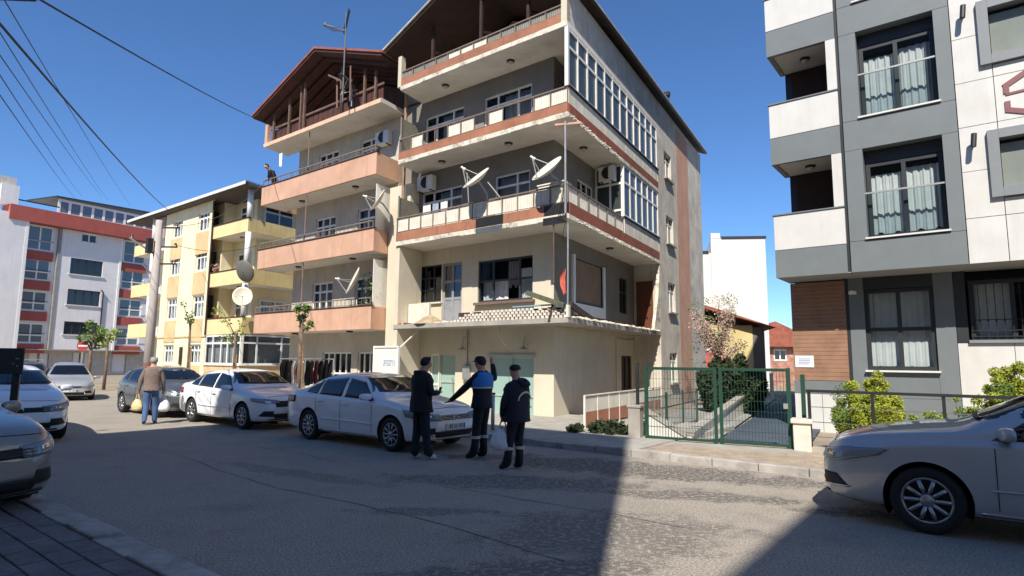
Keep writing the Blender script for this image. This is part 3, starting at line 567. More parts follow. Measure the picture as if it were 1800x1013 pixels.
part(r2, 'tile_layer', TILE, lambda m: [m.prism([F.p(a, -.5, za), F.p(b, -.5, zb), F.p(b, -.5, zb + .08), F.p(a, -.5, za + .08)], F.b * 14.9) for a, za, b, zb in ((16.32, 12.335, 11.75, 14.055), (7.5, 12.52, 11.75, 14.055))])
for k in range(7): part(r2, 'rafter', REDW, lambda m: [m.bar(F.p(16.1, .1 + k * .5, 12.24), F.p(11.75, .1 + k * .5, 13.88), .07, .1), m.bar(F.p(7.8, .1 + k * .5, 12.4), F.p(11.75, .1 + k * .5, 13.88), .07, .1)])
# shop sign board, dishes, aircon, plants, aerial, clothes, person
dish(F.p(9.05, -.1, 4.5), (-.75, -.3, .35), .5, 'white satellite dish on the first-floor salmon balcony beside a leafy plant', F.p(9.1, .05, 3.65))
dish(F.p(7.9, -.05, 7.3), (-.72, -.3, .45), .42, 'white satellite dish between the salmon and the derelict balconies', F.p(7.75, .4, 6.6))
aircon(F, 8.6, Wv, 9.95, 'air conditioner on the top-floor wall of the salmon building')
ae = thing('roof_aerial', F.p(9.6, -.3, 11.9), 'television aerial and mast rising over the red tiled roof', 'aerial')
part(ae, 'mast', STEEL, lambda m: m.tube([F.p(9.6, -.58, 11.2), F.p(9.6, -.58, 14.75)], .03, 8))
part(ae, 'reflector_panel', DKST, lambda m: m.prism([F.p(9.65, -.6, 13.85), F.p(9.75, -.6, 14.05), F.p(9.45, -.6, 14.85), F.p(9.4, -.6, 14.75)], F.b * .05))
part(ae, 'boom', STEEL, lambda m: [m.bar(F.p(9.6, -.6, 14.0), F.p(10.5, -.9, 14.42), .05), m.lathe(F.p(10.5, -.9, 14.42), (0, 0, 1), [(0, -.05), (.07, -.05), (.07, .05), (0, .05)], 8)])
for k in range(9): part(ae, 'aerial_rod', STEEL, lambda m: m.bar(F.p(9.75 + k * .1, -.85, 14.08 + k * .037), F.p(9.75 + k * .1, -.45, 14.08 + k * .037), .012))
d3 = dish(F.p(9.7, -.25, 12.15), (-.5, -.1, -.6), .42, 'dark mesh satellite dish tangled in front of the wooden attic', F.p(9.75, .0, 11.3), m=mat('dark_mesh', (44, 40, 40), .7, .2, 30))
part(d3, 'spar', mat('grey_timber', (112, 88, 76)), lambda m: [m.bar(F.p(10.9, -.3, 12.75), F.p(9.9, -.2, 12.2), .07), m.bar(F.p(10.4, -.2, 11.3), F.p(10.6, -.1, 12.6), .06), m.bar(F.p(9.3, -.45, 11.2), F.p(9.35, -.45, 12.6), .05)])
# ================================================================== MODERN BUILDING (right)
G = RBF
mod = thing('apartment_building', G.p(4, 4, 0), 'modern apartment building with grey and off-white panel cladding and wood siding, at the right edge', 'building')
GREY = mat('grey_cladding', (112, 118, 120), .55, .05, 2, .05, 30); WCL = mat('white_cladding', (207, 205, 200), .6, .04, 1.5, .06, 30, dirt=(180, 172, 156), dirt_amt=.25, dscale=.7, streak=.10)
DKG = mat('anthracite', (44, 47, 50), .5, .05, 2, .03); WOODS = mat('wood_siding', (150, 114, 90), .7, .14, 3, .15, 30)
P0, TOPZ = 3.93, 16.2
part(mod, 'core_wall', DKG, lambda m: [m.box(G, .12, 9.5, 1.9, 11, -.1, TOPZ), m.box(G, .12, 1.7, 1.45, 1.897, -.1, TOPZ), m.box(G, .12, 9.5, 1.45, 1.897, 3.96, 3.98), m.box(G, 4.0, 9.5, .25, 1.447, 3.95, TOPZ), m.box(G, 1.66, 4.0, .9, 1.447, 3.95, TOPZ)])
part(mod, 'overhang_soffit', mat('soffit_grey', (150, 150, 148), .8, .05), lambda m: m.box(G, .02, 9.5, .03, 1.44, P0, P0 + .02))
for k in range(4):
    b = P0 + 3.04 * k
    part(mod, 'balcony_band', GREY, lambda m: m.box(G, 0, 1.66, 0, .12, b + .001, b + .72))
    part(mod, 'balcony_band', GREY, lambda m: m.box(G, 0, .12, .123, 1.44, b + .001, b + .72))
    part(mod, 'balcony_parapet', WCL, lambda m: m.box(G, 0, 1.66, -.012, .12, b + .724, b + 1.64), bevel=.006)
    part(mod, 'balcony_parapet', WCL, lambda m: m.box(G, 0, .12, .123, 1.44, b + .724, b + 1.64), bevel=.006)
    part(mod, 'parapet_coping', GREY, lambda m: m.box(G, -.03, 1.67, -.04, .15, b + 1.643, b + 1.675))
    part(mod, 'balcony_floor', mat('soffit_white', (200, 196, 188), .85, .05), lambda m: m.box(G, .125, 1.655, .125, 1.44, b + .03, b + .2))
    part(mod, 'balcony_pier', WCL, lambda m: m.box(G, 1.44, 1.66, .0, .14, b + 1.68, b + 3.035))
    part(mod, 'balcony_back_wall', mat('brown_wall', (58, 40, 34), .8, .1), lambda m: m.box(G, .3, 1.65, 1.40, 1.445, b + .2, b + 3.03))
    if k: lamp(mod, G.p(.8, .75, b + .028))
part(mod, 'joint_strip', DKG, lambda m: m.box(G, 1.665, 1.735, .06, .2, P0, TOPZ))
# grey window bay
for k in range(4):
    b = P0 + 3.04 * k
    part(mod, 'cladding_panel', GREY, lambda m: m.box(G, 1.74, 4.02, .0, .85, b + .002, b + .75) , bevel=.004)
    for (a, c) in ((1.74, 2.12), (3.72, 4.02)):
        part(mod, 'cladding_panel', GREY, lambda m: m.box(G, a, c, .0, .85, b + .758, b + 3.036), bevel=.004)
    part(mod, 'window_ledge', mat('white_stone', (214, 212, 206), .6, .05), lambda m: m.box(G, 2.08, 3.76, -.05, .4, b + .78, b + .82))
    if k < 3:
        w = window(mod, G, 2.14, 3.70, b + .83, b + 2.72, .30, (.5,), (), .09, fm=DKG, gm=GLC, curtain=[(.03, .47, .06, .86, CURT), (.52, .95, .06, .9, CURT)], name='balcony_door')
        part(mod, 'roller_box', DKG, lambda m: m.box(G, 2.13, 3.71, .28, .6, b + 2.725, b + 3.03))
        gb = part(mod, 'glass_balustrade', GLC, lambda m: m.quad(G.p(2.14, .06, b + .85), G.p(3.70, .06, b + .85), G.p(3.70, .06, b + 1.9), G.p(2.14, .06, b + 1.9)))
        part(gb, 'handrail', GALV, lambda m: m.box(G, 2.12, 3.72, .04, .08, b + 1.9, b + 1.94))
# off-white panel field with window frames
us = [4.03, 4.72, 6.3, 7.9, 9.5]; zs = [P0, 4.94, 6.0, 7.03, 8.07, 9.13, 10.15, 11.2, 12.2, 13.2, 14.2, 15.2, TOPZ]
for i in range(4):
    for j in range(len(zs) - 1):
        a, b, c, d = us[i], us[i + 1], zs[j], zs[j + 1]
        for wz in (5.34, 8.36, 11.4):
            if a >= 4.6 and b <= 6.4 and c < wz + 1.5 and d > wz:
                if c < wz and wz - c > .05: part(mod, 'cladding_panel', WCL, lambda m: m.box(G, a + .006, b - .006, 0, .24, c + .006, wz - .02), bevel=.004)
                if d > wz + 1.5 and d - wz - 1.5 > .05: part(mod, 'cladding_panel', WCL, lambda m: m.box(G, a + .006, b - .006, 0, .24, wz + 1.52, d - .006), bevel=.004)
                break
        else:
            part(mod, 'cladding_panel', WCL, lambda m: m.box(G, a + .006, b - .006, 0 + rnd(0, .008), .24, c + .006, d - .006), bevel=.004)
GF = mat('window_surround_grey', (128, 132, 134), .5, .05)
for wz in (5.34, 8.36, 11.4):
    part(mod, 'window_frame', GF, lambda m: [m.box(G, 4.52, 4.72, -.09, .2, wz, wz + 1.5), m.box(G, 6.2, 6.4, -.09, .2, wz, wz + 1.5), m.box(G, 4.723, 6.197, -.09, .2, wz, wz + .2), m.box(G, 4.723, 6.197, -.09, .2, wz + 1.3, wz + 1.5)])
    part(mod, 'window_blind', mat('blind_beige', (176, 170, 156), .7, .08, 2), lambda m: m.box(G, 4.74, 6.18, .16, .18, wz + .22, wz + 1.22))
    part(mod, 'spotlight', DKST, lambda m: [m.tube([G.p(4.30, -.02, wz + 1.35), G.p(4.30, -.2, wz + 1.33)], .035, 8), m.tube([G.p(4.30, -.2, wz + 1.45), G.p(4.27, -.22, wz + 1.15)], .055, 10)])
for wz in (5.34, 8.36, 11.4): part(mod, 'pane', GLC, lambda m: m.quad(G.p(4.72, .12, wz + .2), G.p(6.2, .12, wz + .2), G.p(6.2, .12, wz + 1.3), G.p(4.72, .12, wz + 1.3)))
LOGO = mat('logo_burgundy', (130, 84, 84), .6, .05)
lg = part(mod, 'emblem', LOGO, lambda m: [m.bar(G.p(4.88, -.01, 7.78), G.p(5.45, -.01, 8.12), .11, .02, G.b), m.bar(G.p(4.92, -.012, 7.82), G.p(4.92, -.012, 7.62), .10, .02, G.b), m.bar(G.p(4.9, -.008, 7.60), G.p(5.6, -.008, 7.64), .05, .02, G.b),
     m.bar(G.p(4.92, -.012, 7.44), G.p(4.92, -.012, 7.24), .10, .02, G.b), m.bar(G.p(4.88, -.01, 7.26), G.p(5.45, -.01, 7.05), .11, .02, G.b)], 'burgundy angular emblem on the off-white cladding')
# recessed ground floor
V = 1.2
for k in range(24):
    z = 1.28 + k * .109
    part(mod, 'siding_board', WOODS, lambda m: m.box(G, .06, 1.38, V - .03 + rnd(-.003, .003), V + .1, z, z + .104), bevel=.003)
part(mod, 'base_band', GREY, lambda m: m.box(G, .05, 1.38, V - .035, V + .1, .93, 1.27))
for k in range(2): part(mod, 'base_panel', WCL, lambda m: m.box(G, .05 + .67 * k, .71 + .67 * k, V - .03, V + .1, -.1, .92), bevel=.005)
part(mod, 'joint_strip', DKG, lambda m: m.box(G, 1.385, 1.46, V - .02, V + .1, -.1, P0))
part(mod, 'cladding_panel', GREY, lambda m: m.box(G, 1.465, 1.80, V - .03, V + .2, .9, P0)); part(mod, 'cladding_panel', GREY, lambda m: m.box(G, 3.28, 3.67, V - .03, V + .2, .9, P0))
part(mod, 'cladding_panel', GREY, lambda m: m.box(G, 1.805, 3.275, V - .03, V + .2, .9, 1.52)); part(mod, 'cladding_panel', DKG, lambda m: m.box(G, 1.805, 3.275, V - .03, V + .2, 3.62, P0))
part(mod, 'cladding_panel', GREY, lambda m: m.box(G, 1.465, 3.67, V - .03, V + .2, -.1, .893))
part(mod, 'window_ledge', MATS['white_stone'], lambda m: m.box(G, 1.76, 3.32, V - .14, V + .1, 1.525, 1.57))
window(mod, G, 1.81, 3.27, 1.58, 3.61, V + .05, (.5,), (.5,), .09, fm=DKG, gm=GLC, curtain=[(.03, .48, .02, .97, CURT), (.52, .97, .02, .97, CURT)])
for i, (a, b) in enumerate(((3.68, 4.7), (4.71, 6.3), (6.31, 7.9), (7.91, 9.5))):
    for c, d in ((-.1, 1.0), (1.01, 2.22)): part(mod, 'cladding_panel', WCL, lambda m: m.box(G, a, b, V - .03, V + .2, c, d), bevel=.004)
part(mod, 'cladding_panel', DKG, lambda m: m.box(G, 3.68, 3.9, V - .02, V + .2, 2.23, P0)); part(mod, 'cladding_panel', WCL, lambda m: m.box(G, 6.0, 9.5, V - .03, V + .2, 2.23, P0))
window(mod, G, 3.95, 5.95, 2.3, 3.7, V + .1, (.4, .6), (), .09, fm=DKG, gm=GLC, curtain=[(.05, .4, .0, .95, CURT), (.6, .95, .0, .95, CURT)])
part(mod, 'window_ledge', GF, lambda m: m.box(G, 3.9, 6.0, V - .1, V + .1, 2.225, 2.295))
for z in (2.36, 2.5, 2.75, 3.6): gr = part(mod, 'grille_rail', DKST, lambda m: m.box(G, 3.95, 5.95, V - .05, V - .03, z, z + .02))
for k in range(14): part(gr, 'grille_bar', DKST, lambda m: [m.box(G, 3.97 + k * .15, 3.985 + k * .15, V - .045, V - .03, 2.3, 3.66), m.lathe(G.p(3.977 + k * .15, V - .04, 2.74), (0, 0, 1), [(0, -.05), (.03, 0), (0, .05)], 6)])
part(mod, 'security_camera', WHITE, lambda m: [m.box(G, 1.5, 1.66, V - .25, V - .1, 3.5, 3.58), m.box(G, 1.53, 1.56, V - .1, V, 3.53, 3.62)])
nt_ = tag(MB().box(G, .10, .56, V - .05, V - .035, 1.62, 1.93).build('notice_board', mat('notice_white', (232, 230, 228), .6, .03), loc=G.p(.33, V, 1.6)), 'small white notice screwed to the wood siding', 'sign')
part(nt_, 'lettering', mat('notice_ink', (150, 160, 190), .7, .1), lambda m: [m.box(G, .17 + rnd(0, .03), .49 - rnd(0, .06), V - .054, V - .052, 1.70 + k * .045, 1.72 + k * .045) for k in range(4)])
# ================================================================== YELLOW BUILDING
Y = YBF; YS = YBF.swap()
yel = thing('apartment_building', Y.p(6, 4, 0), 'yellow apartment building with corner balconies and white columns, behind the concrete pole', 'building')
YW = mat('yellow_plaster', (234, 222, 186), .9, .07, 1, .15, 40, streak=.2); YD = mat('ochre_panel', (216, 186, 138), .9, .08, 1.2, .15, 40, streak=.25); YB_ = mat('yellow_band', (228, 206, 152), .9, .07, 1, .15, 40, streak=.2)
ow = []
for z0, z1 in ((1.35, 2.55), (4.2, 5.6), (7.15, 8.4), (9.7, 10.9)): ow += [(4.75, 6.25, z0, z1), (8.45, 9.9, z0, z1)]
part(yel, 'front_wall', YW, lambda m: m.wall(Y, 4.2, 11.0, -.2, 11.5, 0, ow, .2))
part(yel, 'outer_walls', YW, lambda m: [m.box(Y, 4.2, 11.0, .7, 10, -.2, 11.5), m.wall(Y, 1.6, 4.2, -.2, 11.5, 1.5, ()), m.wall(YS, 1.5, 10, -.2, 11.5, 1.6, ()), m.box(Y, 1.7, 4.2, 1.9, 10, -.2, 11.4), m.wall(Y, 11.0, 15.5, -.2, 11.5, 1.6), m.box(Y, 11, 15.5, 1.7, 10, -.2, 11.4)])
for a, b, c, d in ow: window(yel, Y, a, b, c, d, .1, (.33, .66), (.7,), .1, gm=GLC, curtain=[(.04, .96, .02, .9, CURT)]); part(yel, 'spandrel_panel', YD, lambda m: m.box(Y, a - .05, b + .1, -.04, -.002, c - 1.5 if c > 2 else 0, c - .08), bevel=.01)
for c in (.0,): part(yel, 'string_course', YD, lambda m: m.box(Y, 4.2, 11, -.06, -.042, 3.0, 3.08))
for (z0, z1) in ((9.0, 9.76), (6.0, 6.85), (3.1, 4.05)):
    part(yel, 'balcony_band', YB_, lambda m: m.box(Y, 0, 4.2, 0, .12, z0, z1)); part(yel, 'balcony_band', mat('yellow_shaded', (214, 190, 130), .9, .1, 1, streak=.3), lambda m: m.box(YS, .123, 5.0, 0, .12, z0, z1))  # right-hand bands use a darker yellow, with that face's shade in the colour
    part(yel, 'balcony_coping', DARKW, lambda m: m.box(Y, -.04, 4.2, -.04, .15, z1 + .001, z1 + .05)); part(yel, 'balcony_slab', SOFFIT, lambda m: [m.box(Y, .125, 4.19, .125, 1.49, z0 + .02, z0 + .2), m.box(Y, .125, 1.59, 1.492, 5.0, z0 + .02, z0 + .2)])
    part(yel, 'balcony_band', YB_, lambda m: m.box(Y, 12.3, 15.6, -.2, -.08, z0, z1)); part(yel, 'balcony_slab', SOFFIT, lambda m: m.box(Y, 11.0, 15.6, -.078, 1.55, z0 + .02, z0 + .2))
    lamp(yel, Y.p(2, .8, z0 + .02))
    window(yel, Y, 2.0, 3.4, z0 + .3, z0 + 2.2, 1.42, (.5,), (.75,), .1); window(yel, YS, 2.0, 4.2, z0 + .9, z0 + 2.2, 1.52, (.5,), (.7,), .1)
    window(yel, Y, 12.6, 14.8, z0 + .3, z0 + 2.2, 1.52, (.5,), (), .1)
for z0, z1 in ((9.8, 11.5), (6.9, 8.98), (4.1, 5.98)): 
    part(yel, 'column', WHITE, lambda m: m.tube([Y.p(.14, .14, z0), Y.p(.14, .14, z1)], .16, 14), smooth=True); part(yel, 'column', WHITE, lambda m: m.tube([Y.p(12.6, -.1, z0), Y.p(12.6, -.1, z1)], .14, 12), smooth=True)
window(yel, Y, .05, 4.2, 1.35, 3.08, .02, (.18, .36, .54, .78), (.72,), .1, gm=GLC, curtain=[(.02, .98, .02, .95, CURTG)]); window(yel, YS, .1, 5.0, 1.35, 3.08, .02, (.2, .55, .75), (.72,), .1, gm=GLC, curtain=[(.02, .98, .02, .95, CURTG)])
part(yel, 'ground_wall', YD, lambda m: [m.box(Y, .02, 4.2, .0, .15, -.2, 1.3), m.box(YS, .153, 5, .02, .15, -.2, 1.3)]); part(yel, 'window_sill', WHITE, lambda m: [m.box(Y, -.06, 4.2, -.08, .1, 1.302, 1.345), m.box(YS, .12, 5, -.06, .1, 1.302, 1.345)])
part(yel, 'wall_lamp', DARKW, lambda m: m.box(Y, 7.1, 7.4, -.1, 0, 1.3, 2.4)); part(yel, 'drain_pipe', DARKW, lambda m: m.tube([Y.p(4.15, -.08, 3.1), Y.p(4.15, -.08, 11.4)], .05, 8))
rf = part(yel, 'roof', mat('roof_soffit_dark', (92, 84, 80), .9, .1), lambda m: m.prism([Y.p(-.5, -.55, 11.52), Y.p(16.0, -.55, 11.45), Y.p(16.0, 10.5, 11.45), Y.p(-.5, 10.5, 11.52)], (0, 0, .12)))
part(rf, 'roof_sheet', GALV, lambda m: m.prism([Y.p(-.6, -.65, 11.65), Y.p(16.1, -.65, 11.58), Y.p(12, 5, 12.7), Y.p(3, 5, 12.7)], (0, 0, .08)))
part(rf, 'fascia_board', mat('pale_fascia', (216, 214, 208), .7, .08), lambda m: m.box(Y, -.6, 16.1, -.70, -.655, 11.5, 11.68))
part(yel, 'balcony_back_wall', mat('mauve_wall', (168, 140, 140), .9, .1), lambda m: m.box(Y, 11.1, 12.2, -.02, .1, 9.9, 11.4))
dish(Y.p(-.75, -.5, 5.1), (.35, -.85, .25), .52, 'large pale satellite dish on the first-floor corner of the yellow building', Y.p(-.6, -.1, 4.05), m=mat('dish_cream', (222, 212, 190), .6, .08))
dish(Y.p(-.75, -.5, 6.5), (.25, .8, .3), .58, 'dark satellite dish seen from behind on the yellow building corner', Y.p(-.7, -.1, 5.8), m=mat('dish_dark', (104, 102, 94), .7, .1))
# ================================================================== RED AND WHITE BUILDING
H = WBF
wht = thing('apartment_building', H.p(0, 4, 0), 'white five-storey apartment building with red bands, far left', 'building')
WP = mat('white_render', (222, 218, 216), .9, .05, .6, .1, 30, streak=.15); RED = mat('red_band', (166, 84, 74), .85, .08, 1, .1, 30, streak=.15)
wops = [(-1.5, 1.3, 9.5, 11.0), (-1.5, 1.3, 6.6, 8.05), (-1.55, 1.3, 3.8, 5.0), (-.8, .6, 12.65, 13.5)]
bz = [(11.3, 13.55), (8.6, 10.5), (5.8, 7.6), (2.9, 4.7)]
wops += [(-5.0, -3.0, c, d) for c, d in bz] + [(3.2, 5.4, c, d) for c, d in bz]
part(wht, 'front_wall', WP, lambda m: m.wall(H, -2.4, 2.9, 2.4, 13.6, 0, wops[:4], .25)); part(wht, 'front_wall', WP, lambda m: [m.wall(H, -5.3, -2.4, 2.4, 13.6, .25, wops[4:8], .25), m.wall(H, 2.9, 8, 2.4, 13.6, .25, wops[8:], .25), m.box(H, -2.42, -2.4, 0, .3, 2.4, 13.6), m.box(H, 2.9, 2.92, 0, .3, 2.4, 13.6)])
part(wht, 'side_wing', WP, lambda m: m.box(H, -14, -5.3, -.6, 9, 1.2, 14.2)); part(wht, 'core', WP, lambda m: m.box(H, -5.2, 12, .8, 11, 0, 15.1)); part(wht, 'ground_floor_wall', mat('beige_grey', (186, 178, 168), .9, .1), lambda m: m.wall(H, -14, 12, -.2, 2.4, .7, [(-3.8, -3.0, .5, 2.0), (-3.0, -2.2, .5, 2.0), (-.3, .4, .6, 2.1), (.7, 1.2, .6, 2.1), (3.2, 4.6, .2, 2.1)], .3))
part(wht, 'ground_soffit', CONC, lambda m: m.box(H, -14, 12, -.05, .75, 2.3, 2.395))
for a, b, c, d in ((-3.8, -3.0, .5, 2.0), (-3.0, -2.2, .5, 2.0), (-.3, .4, .6, 2.1), (.7, 1.2, .6, 2.1), (3.2, 4.6, .2, 2.1)): window(wht, H, a, b, c, d, .8, (), (), .1, fm=DKG)
for a, b, c, d in wops[:3]: window(wht, H, a, b, c, d, .1, (.25, .5, .75), (), .1, fm=DKG); part(wht, 'window_sill', mat('white_stone', (214, 212, 206)), lambda m: m.box(H, a - .15, b + .15, -.1, .1, c - .1, c - .005))
window(wht, H, -.8, .6, 12.65, 13.5, .1, (.5,), (), .1)
for a, b, c, d in wops[4:]: window(wht, H, a, b, c, d, .3, (.5,), (.4,), .12, gm=glass('pale_glass', (92, 108, 116), rough=.1)); part(wht, 'red_spandrel', RED, lambda m: m.box(H, a - .2, b + .1, .1, .249, c - .9, c - .06)); part(wht, 'balcony_rail', DKST, lambda m: m.box(H, a, b, .02, .06, c + .85, c + .9))
part(wht, 'red_cornice', RED, lambda m: m.box(H, -6.8, 9, -.75, .9, 13.62, 14.9)); part(wht, 'pilaster', mat('grey_strip', (140, 136, 132), .8), lambda m: m.box(H, -2.65, -2.42, -.06, .24, 2.4, 13.6)); part(wht, 'pilaster', WHITE, lambda m: m.box(H, -5.5, -5.25, -.62, .24, 2.4, 13.6)); part(wht, 'pilaster', WHITE, lambda m: m.box(H, 2.75, 2.95, -.06, .24, 2.4, 13.6))
window(wht, H, -2.9, 9, 14.92, 16.4, .2, [i / 12 for i in range(1, 12)], (), .22, gm=MATS['pale_glass'], name='penthouse_glazing')
part(wht, 'penthouse_roof', DKG, lambda m: m.prism([H.p(-3.2, -.1, 16.42), H.p(9.3, -.1, 16.9), H.p(9.3, 6, 17.2), H.p(-3.2, 6, 16.8)], (0, 0, .15))); part(wht, 'terrace_rail', DKST, lambda m: m.box(H, -6.5, -3.0, -.4, -.3, 15.4, 15.5)); part(wht, 'terrace_wall', WP, lambda m: m.box(H, -7.5, -6.2, -.5, 1.2, 14.9, 16.6)); part(wht, 'roof_tank', mat('tank_pale', (190, 186, 176), .7), lambda m: m.box(H, -9.5, -6.4, -.3, 2, 16.6, 17.3))
part(wht, 'wall_pipe', DKST, lambda m: m.tube([H.p(1.5, -.1, 3.5), H.p(1.5, -.1, 8.0), H.p(1.2, -.3, 8.2)], .06, 6))
# ================================================================== buildings beyond the driveway
K = Fr((17.9, 42), -84, 14)
bw = thing('apartment_building', K.p(3, 4, 0), 'blank white windowless apartment block behind the gate', 'building')
WB2 = mat('bright_render', (216, 214, 208), .9, .04, .5, .1, 30)
part(bw, 'gable_wall', WB2, lambda m: m.box(K, 0, 3.75, 0, 12, -3, 10.5)); part(bw, 'wing', WB2, lambda m: m.box(K, 3.753, 9, .2, 10, -3, 9.5)); part(bw, 'parapet_cap', DKG, lambda m: [m.box(K, -.08, 3.0, -.08, .3, 10.503, 10.65), m.box(K, 3.9, 9, .1, .5, 9.503, 9.65)]); part(bw, 'chimney', WB2, lambda m: m.box(K, 3.1, 3.74, -.02, .8, 10.503, 10.9)); part(bw, 'roof_tank', DKG, lambda m: m.box(K, -.05, .3, 4, 5, 10.503, 11.0))
Q = Fr((13.4, 32), -80, 14)
ho = thing('house', Q.p(2, 3, 0), 'small yellow house with tiled roof in front of the blank white block', 'house')
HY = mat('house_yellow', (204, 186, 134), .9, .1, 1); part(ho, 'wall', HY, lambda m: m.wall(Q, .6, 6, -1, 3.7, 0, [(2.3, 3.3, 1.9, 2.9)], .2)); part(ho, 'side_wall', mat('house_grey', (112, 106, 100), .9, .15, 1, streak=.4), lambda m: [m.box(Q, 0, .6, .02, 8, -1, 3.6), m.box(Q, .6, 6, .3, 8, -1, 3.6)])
window(ho, Q, 2.3, 3.3, 1.9, 2.9, .05, (.5,), (.5,), .1); part(ho, 'roof', TILE, lambda m: m.prism([Q.p(-.5, -.6, 3.55), Q.p(3, -.6, 4.75), Q.p(7, -.6, 3.6), Q.p(3, -.6, 4.55)], Q.b * 9.2)); part(ho, 'lean_to_roof', mat('red_sheet', (164, 84, 76), .8, .15, 2), lambda m: m.prism([Q.p(2.0, -1.6, 1.5), Q.p(6, -1.6, 1.2), Q.p(6, 0, 2.1), Q.p(2.2, 0, 2.2)], (0, 0, .1))); part(ho, 'porch_post', OFFW, lambda m: m.tube([Q.p(-.2, -.3, -1), Q.p(-.2, -.3, 1.2)], .1, 8))
B = Fr((24.5, 48), -84, 10)
br = thing('house', B.p(2, 3, 0), 'brick house with red tiled roof glimpsed beside the wood siding', 'house')
part(br, 'wall', mat('brick_wall', (168, 120, 104), .9, .25, 2, .3, 20, dirt=(206, 180, 160), dirt_amt=.7, dscale=1.4), lambda m: m.wall(B, 0, 7, -1, 3.0, 0, [(2.6, 3.6, 1.9, 2.8)], .2)); part(br, 'body', OFFW, lambda m: m.box(B, 0, 7, .3, 7, -1, 3.0)); window(br, B, 2.6, 3.6, 1.9, 2.8, .05, (.5,), (), .1); part(br, 'roof', TILE, lambda m: m.prism([B.p(-.6, -.6, 3.0), B.p(3.5, -.6, 5.0), B.p(7.6, -.6, 3.0)], B.b * 8))
# ================================================================== blocks on our own side of the street (behind the camera, they shade the road)
OC = mat('tan_render', (206, 190, 166), .9, .08, .6, .1, 30)
def shade_block(s0, s1, h, label):
    t = thing('apartment_building', RD.p((s0 + s1) / 2, -10, 0), label, 'building')
    part(t, 'wall', OC, lambda m: m.box(RD, s0, s1, -16, -5, -.05, h)); part(t, 'parapet', WHITE, lambda m: m.box(RD, s0 - .05, s1 + .05, -5.2, -4.95, h + .002, h + .15))
    Fb = Fr((0, 0), -52, -142); Fb.o = RD.p(0, -5, 0)
    for k in range(int(h // 3)):
        s = s0 + 1
        while s < s1 - 1.6: window(t, Fb, s, s + 1.4, 1 + 3 * k, 2.5 + 3 * k, -.06, (.5,), (), .08); s += 3
n2s = lambda x, y: x * RD.a.x + y * RD.a.y
shade_block(-1.98, 7.93, 19.4, 'tall tan apartment block behind the camera shading the road')
shade_block(7.98, 30, 11.6, 'lower tan apartment block behind the camera to the left')
shade_block(-26, -5.44, 17.4, 'tan apartment block behind the camera to the right')
# ================================================================== CARS (x forward, y left, z up; origin on the ground midway between the axles)
def pchip(pts):
    xs = [p[0] for p in pts]; ys = [p[1] for p in pts]; n = len(xs)
    h = [xs[i + 1] - xs[i] for i in range(n - 1)]; d = [(ys[i + 1] - ys[i]) / h[i] for i in range(n - 1)]; m = [0] * n
    m[0], m[-1] = d[0], d[-1]
    for i in range(1, n - 1):
        m[i] = 0 if d[i - 1] * d[i] <= 0 else 2 * d[i - 1] * d[i] / (d[i - 1] + d[i])
    def f(x):
        x = min(max(x, xs[0]), xs[-1]); i = 0
        while i < n - 2 and x > xs[i + 1]: i += 1
        t = (x - xs[i]) / h[i]; return ((1 + 2 * t) * (1 - t) ** 2 * ys[i] + t * (1 - t) ** 2 * h[i] * m[i] + t * t * (3 - 2 * t) * ys[i + 1] + t * t * (t - 1) * h[i] * m[i + 1])
    return f
def chaikin(p, k=2):
    for _ in range(k):
        q = [p[0]]
        for a, b in zip(p, p[1:]): q += [(a[0] * .75 + b[0] * .25, a[1] * .75 + b[1] * .25), (a[0] * .25 + b[0] * .75, a[1] * .25 + b[1] * .75)]
        p = q + [p[-1]]
    return p
TYRE = mat('tyre_rubber', (34, 34, 35), .85, .1, 6, .2, 40); RIM = mat('alloy_rim', (168, 168, 168), .3, .05, 4, .02, metal=.85); BLKP = mat('black_plastic', (28, 28, 29), .6, .1, 4, .05)
HLB = mat('lamp_reflector', (150, 156, 162), .2, .1, 20, .3, 30, metal=.7); CGL = glass('car_glass', (16, 20, 22), rough=.02); CHR = mat('chrome', (200, 200, 200), .12, 0, 1, 0, metal=1.0); LENS = glass('lamp_lens', (170, 176, 180), clear=.55, rough=.04); REDL = mat('tail_lens', (130, 20, 18), .15, .05)
PLATE = mat('number_plate', (214, 214, 210), .5, .04); INK = mat('plate_ink', (40, 40, 44), .6, 0)
def paint(name, rgb, metal=0.0, rough=.32): return mat(name, rgb, rough, .02, 2, .012, 8, metal=metal, coat=.9)
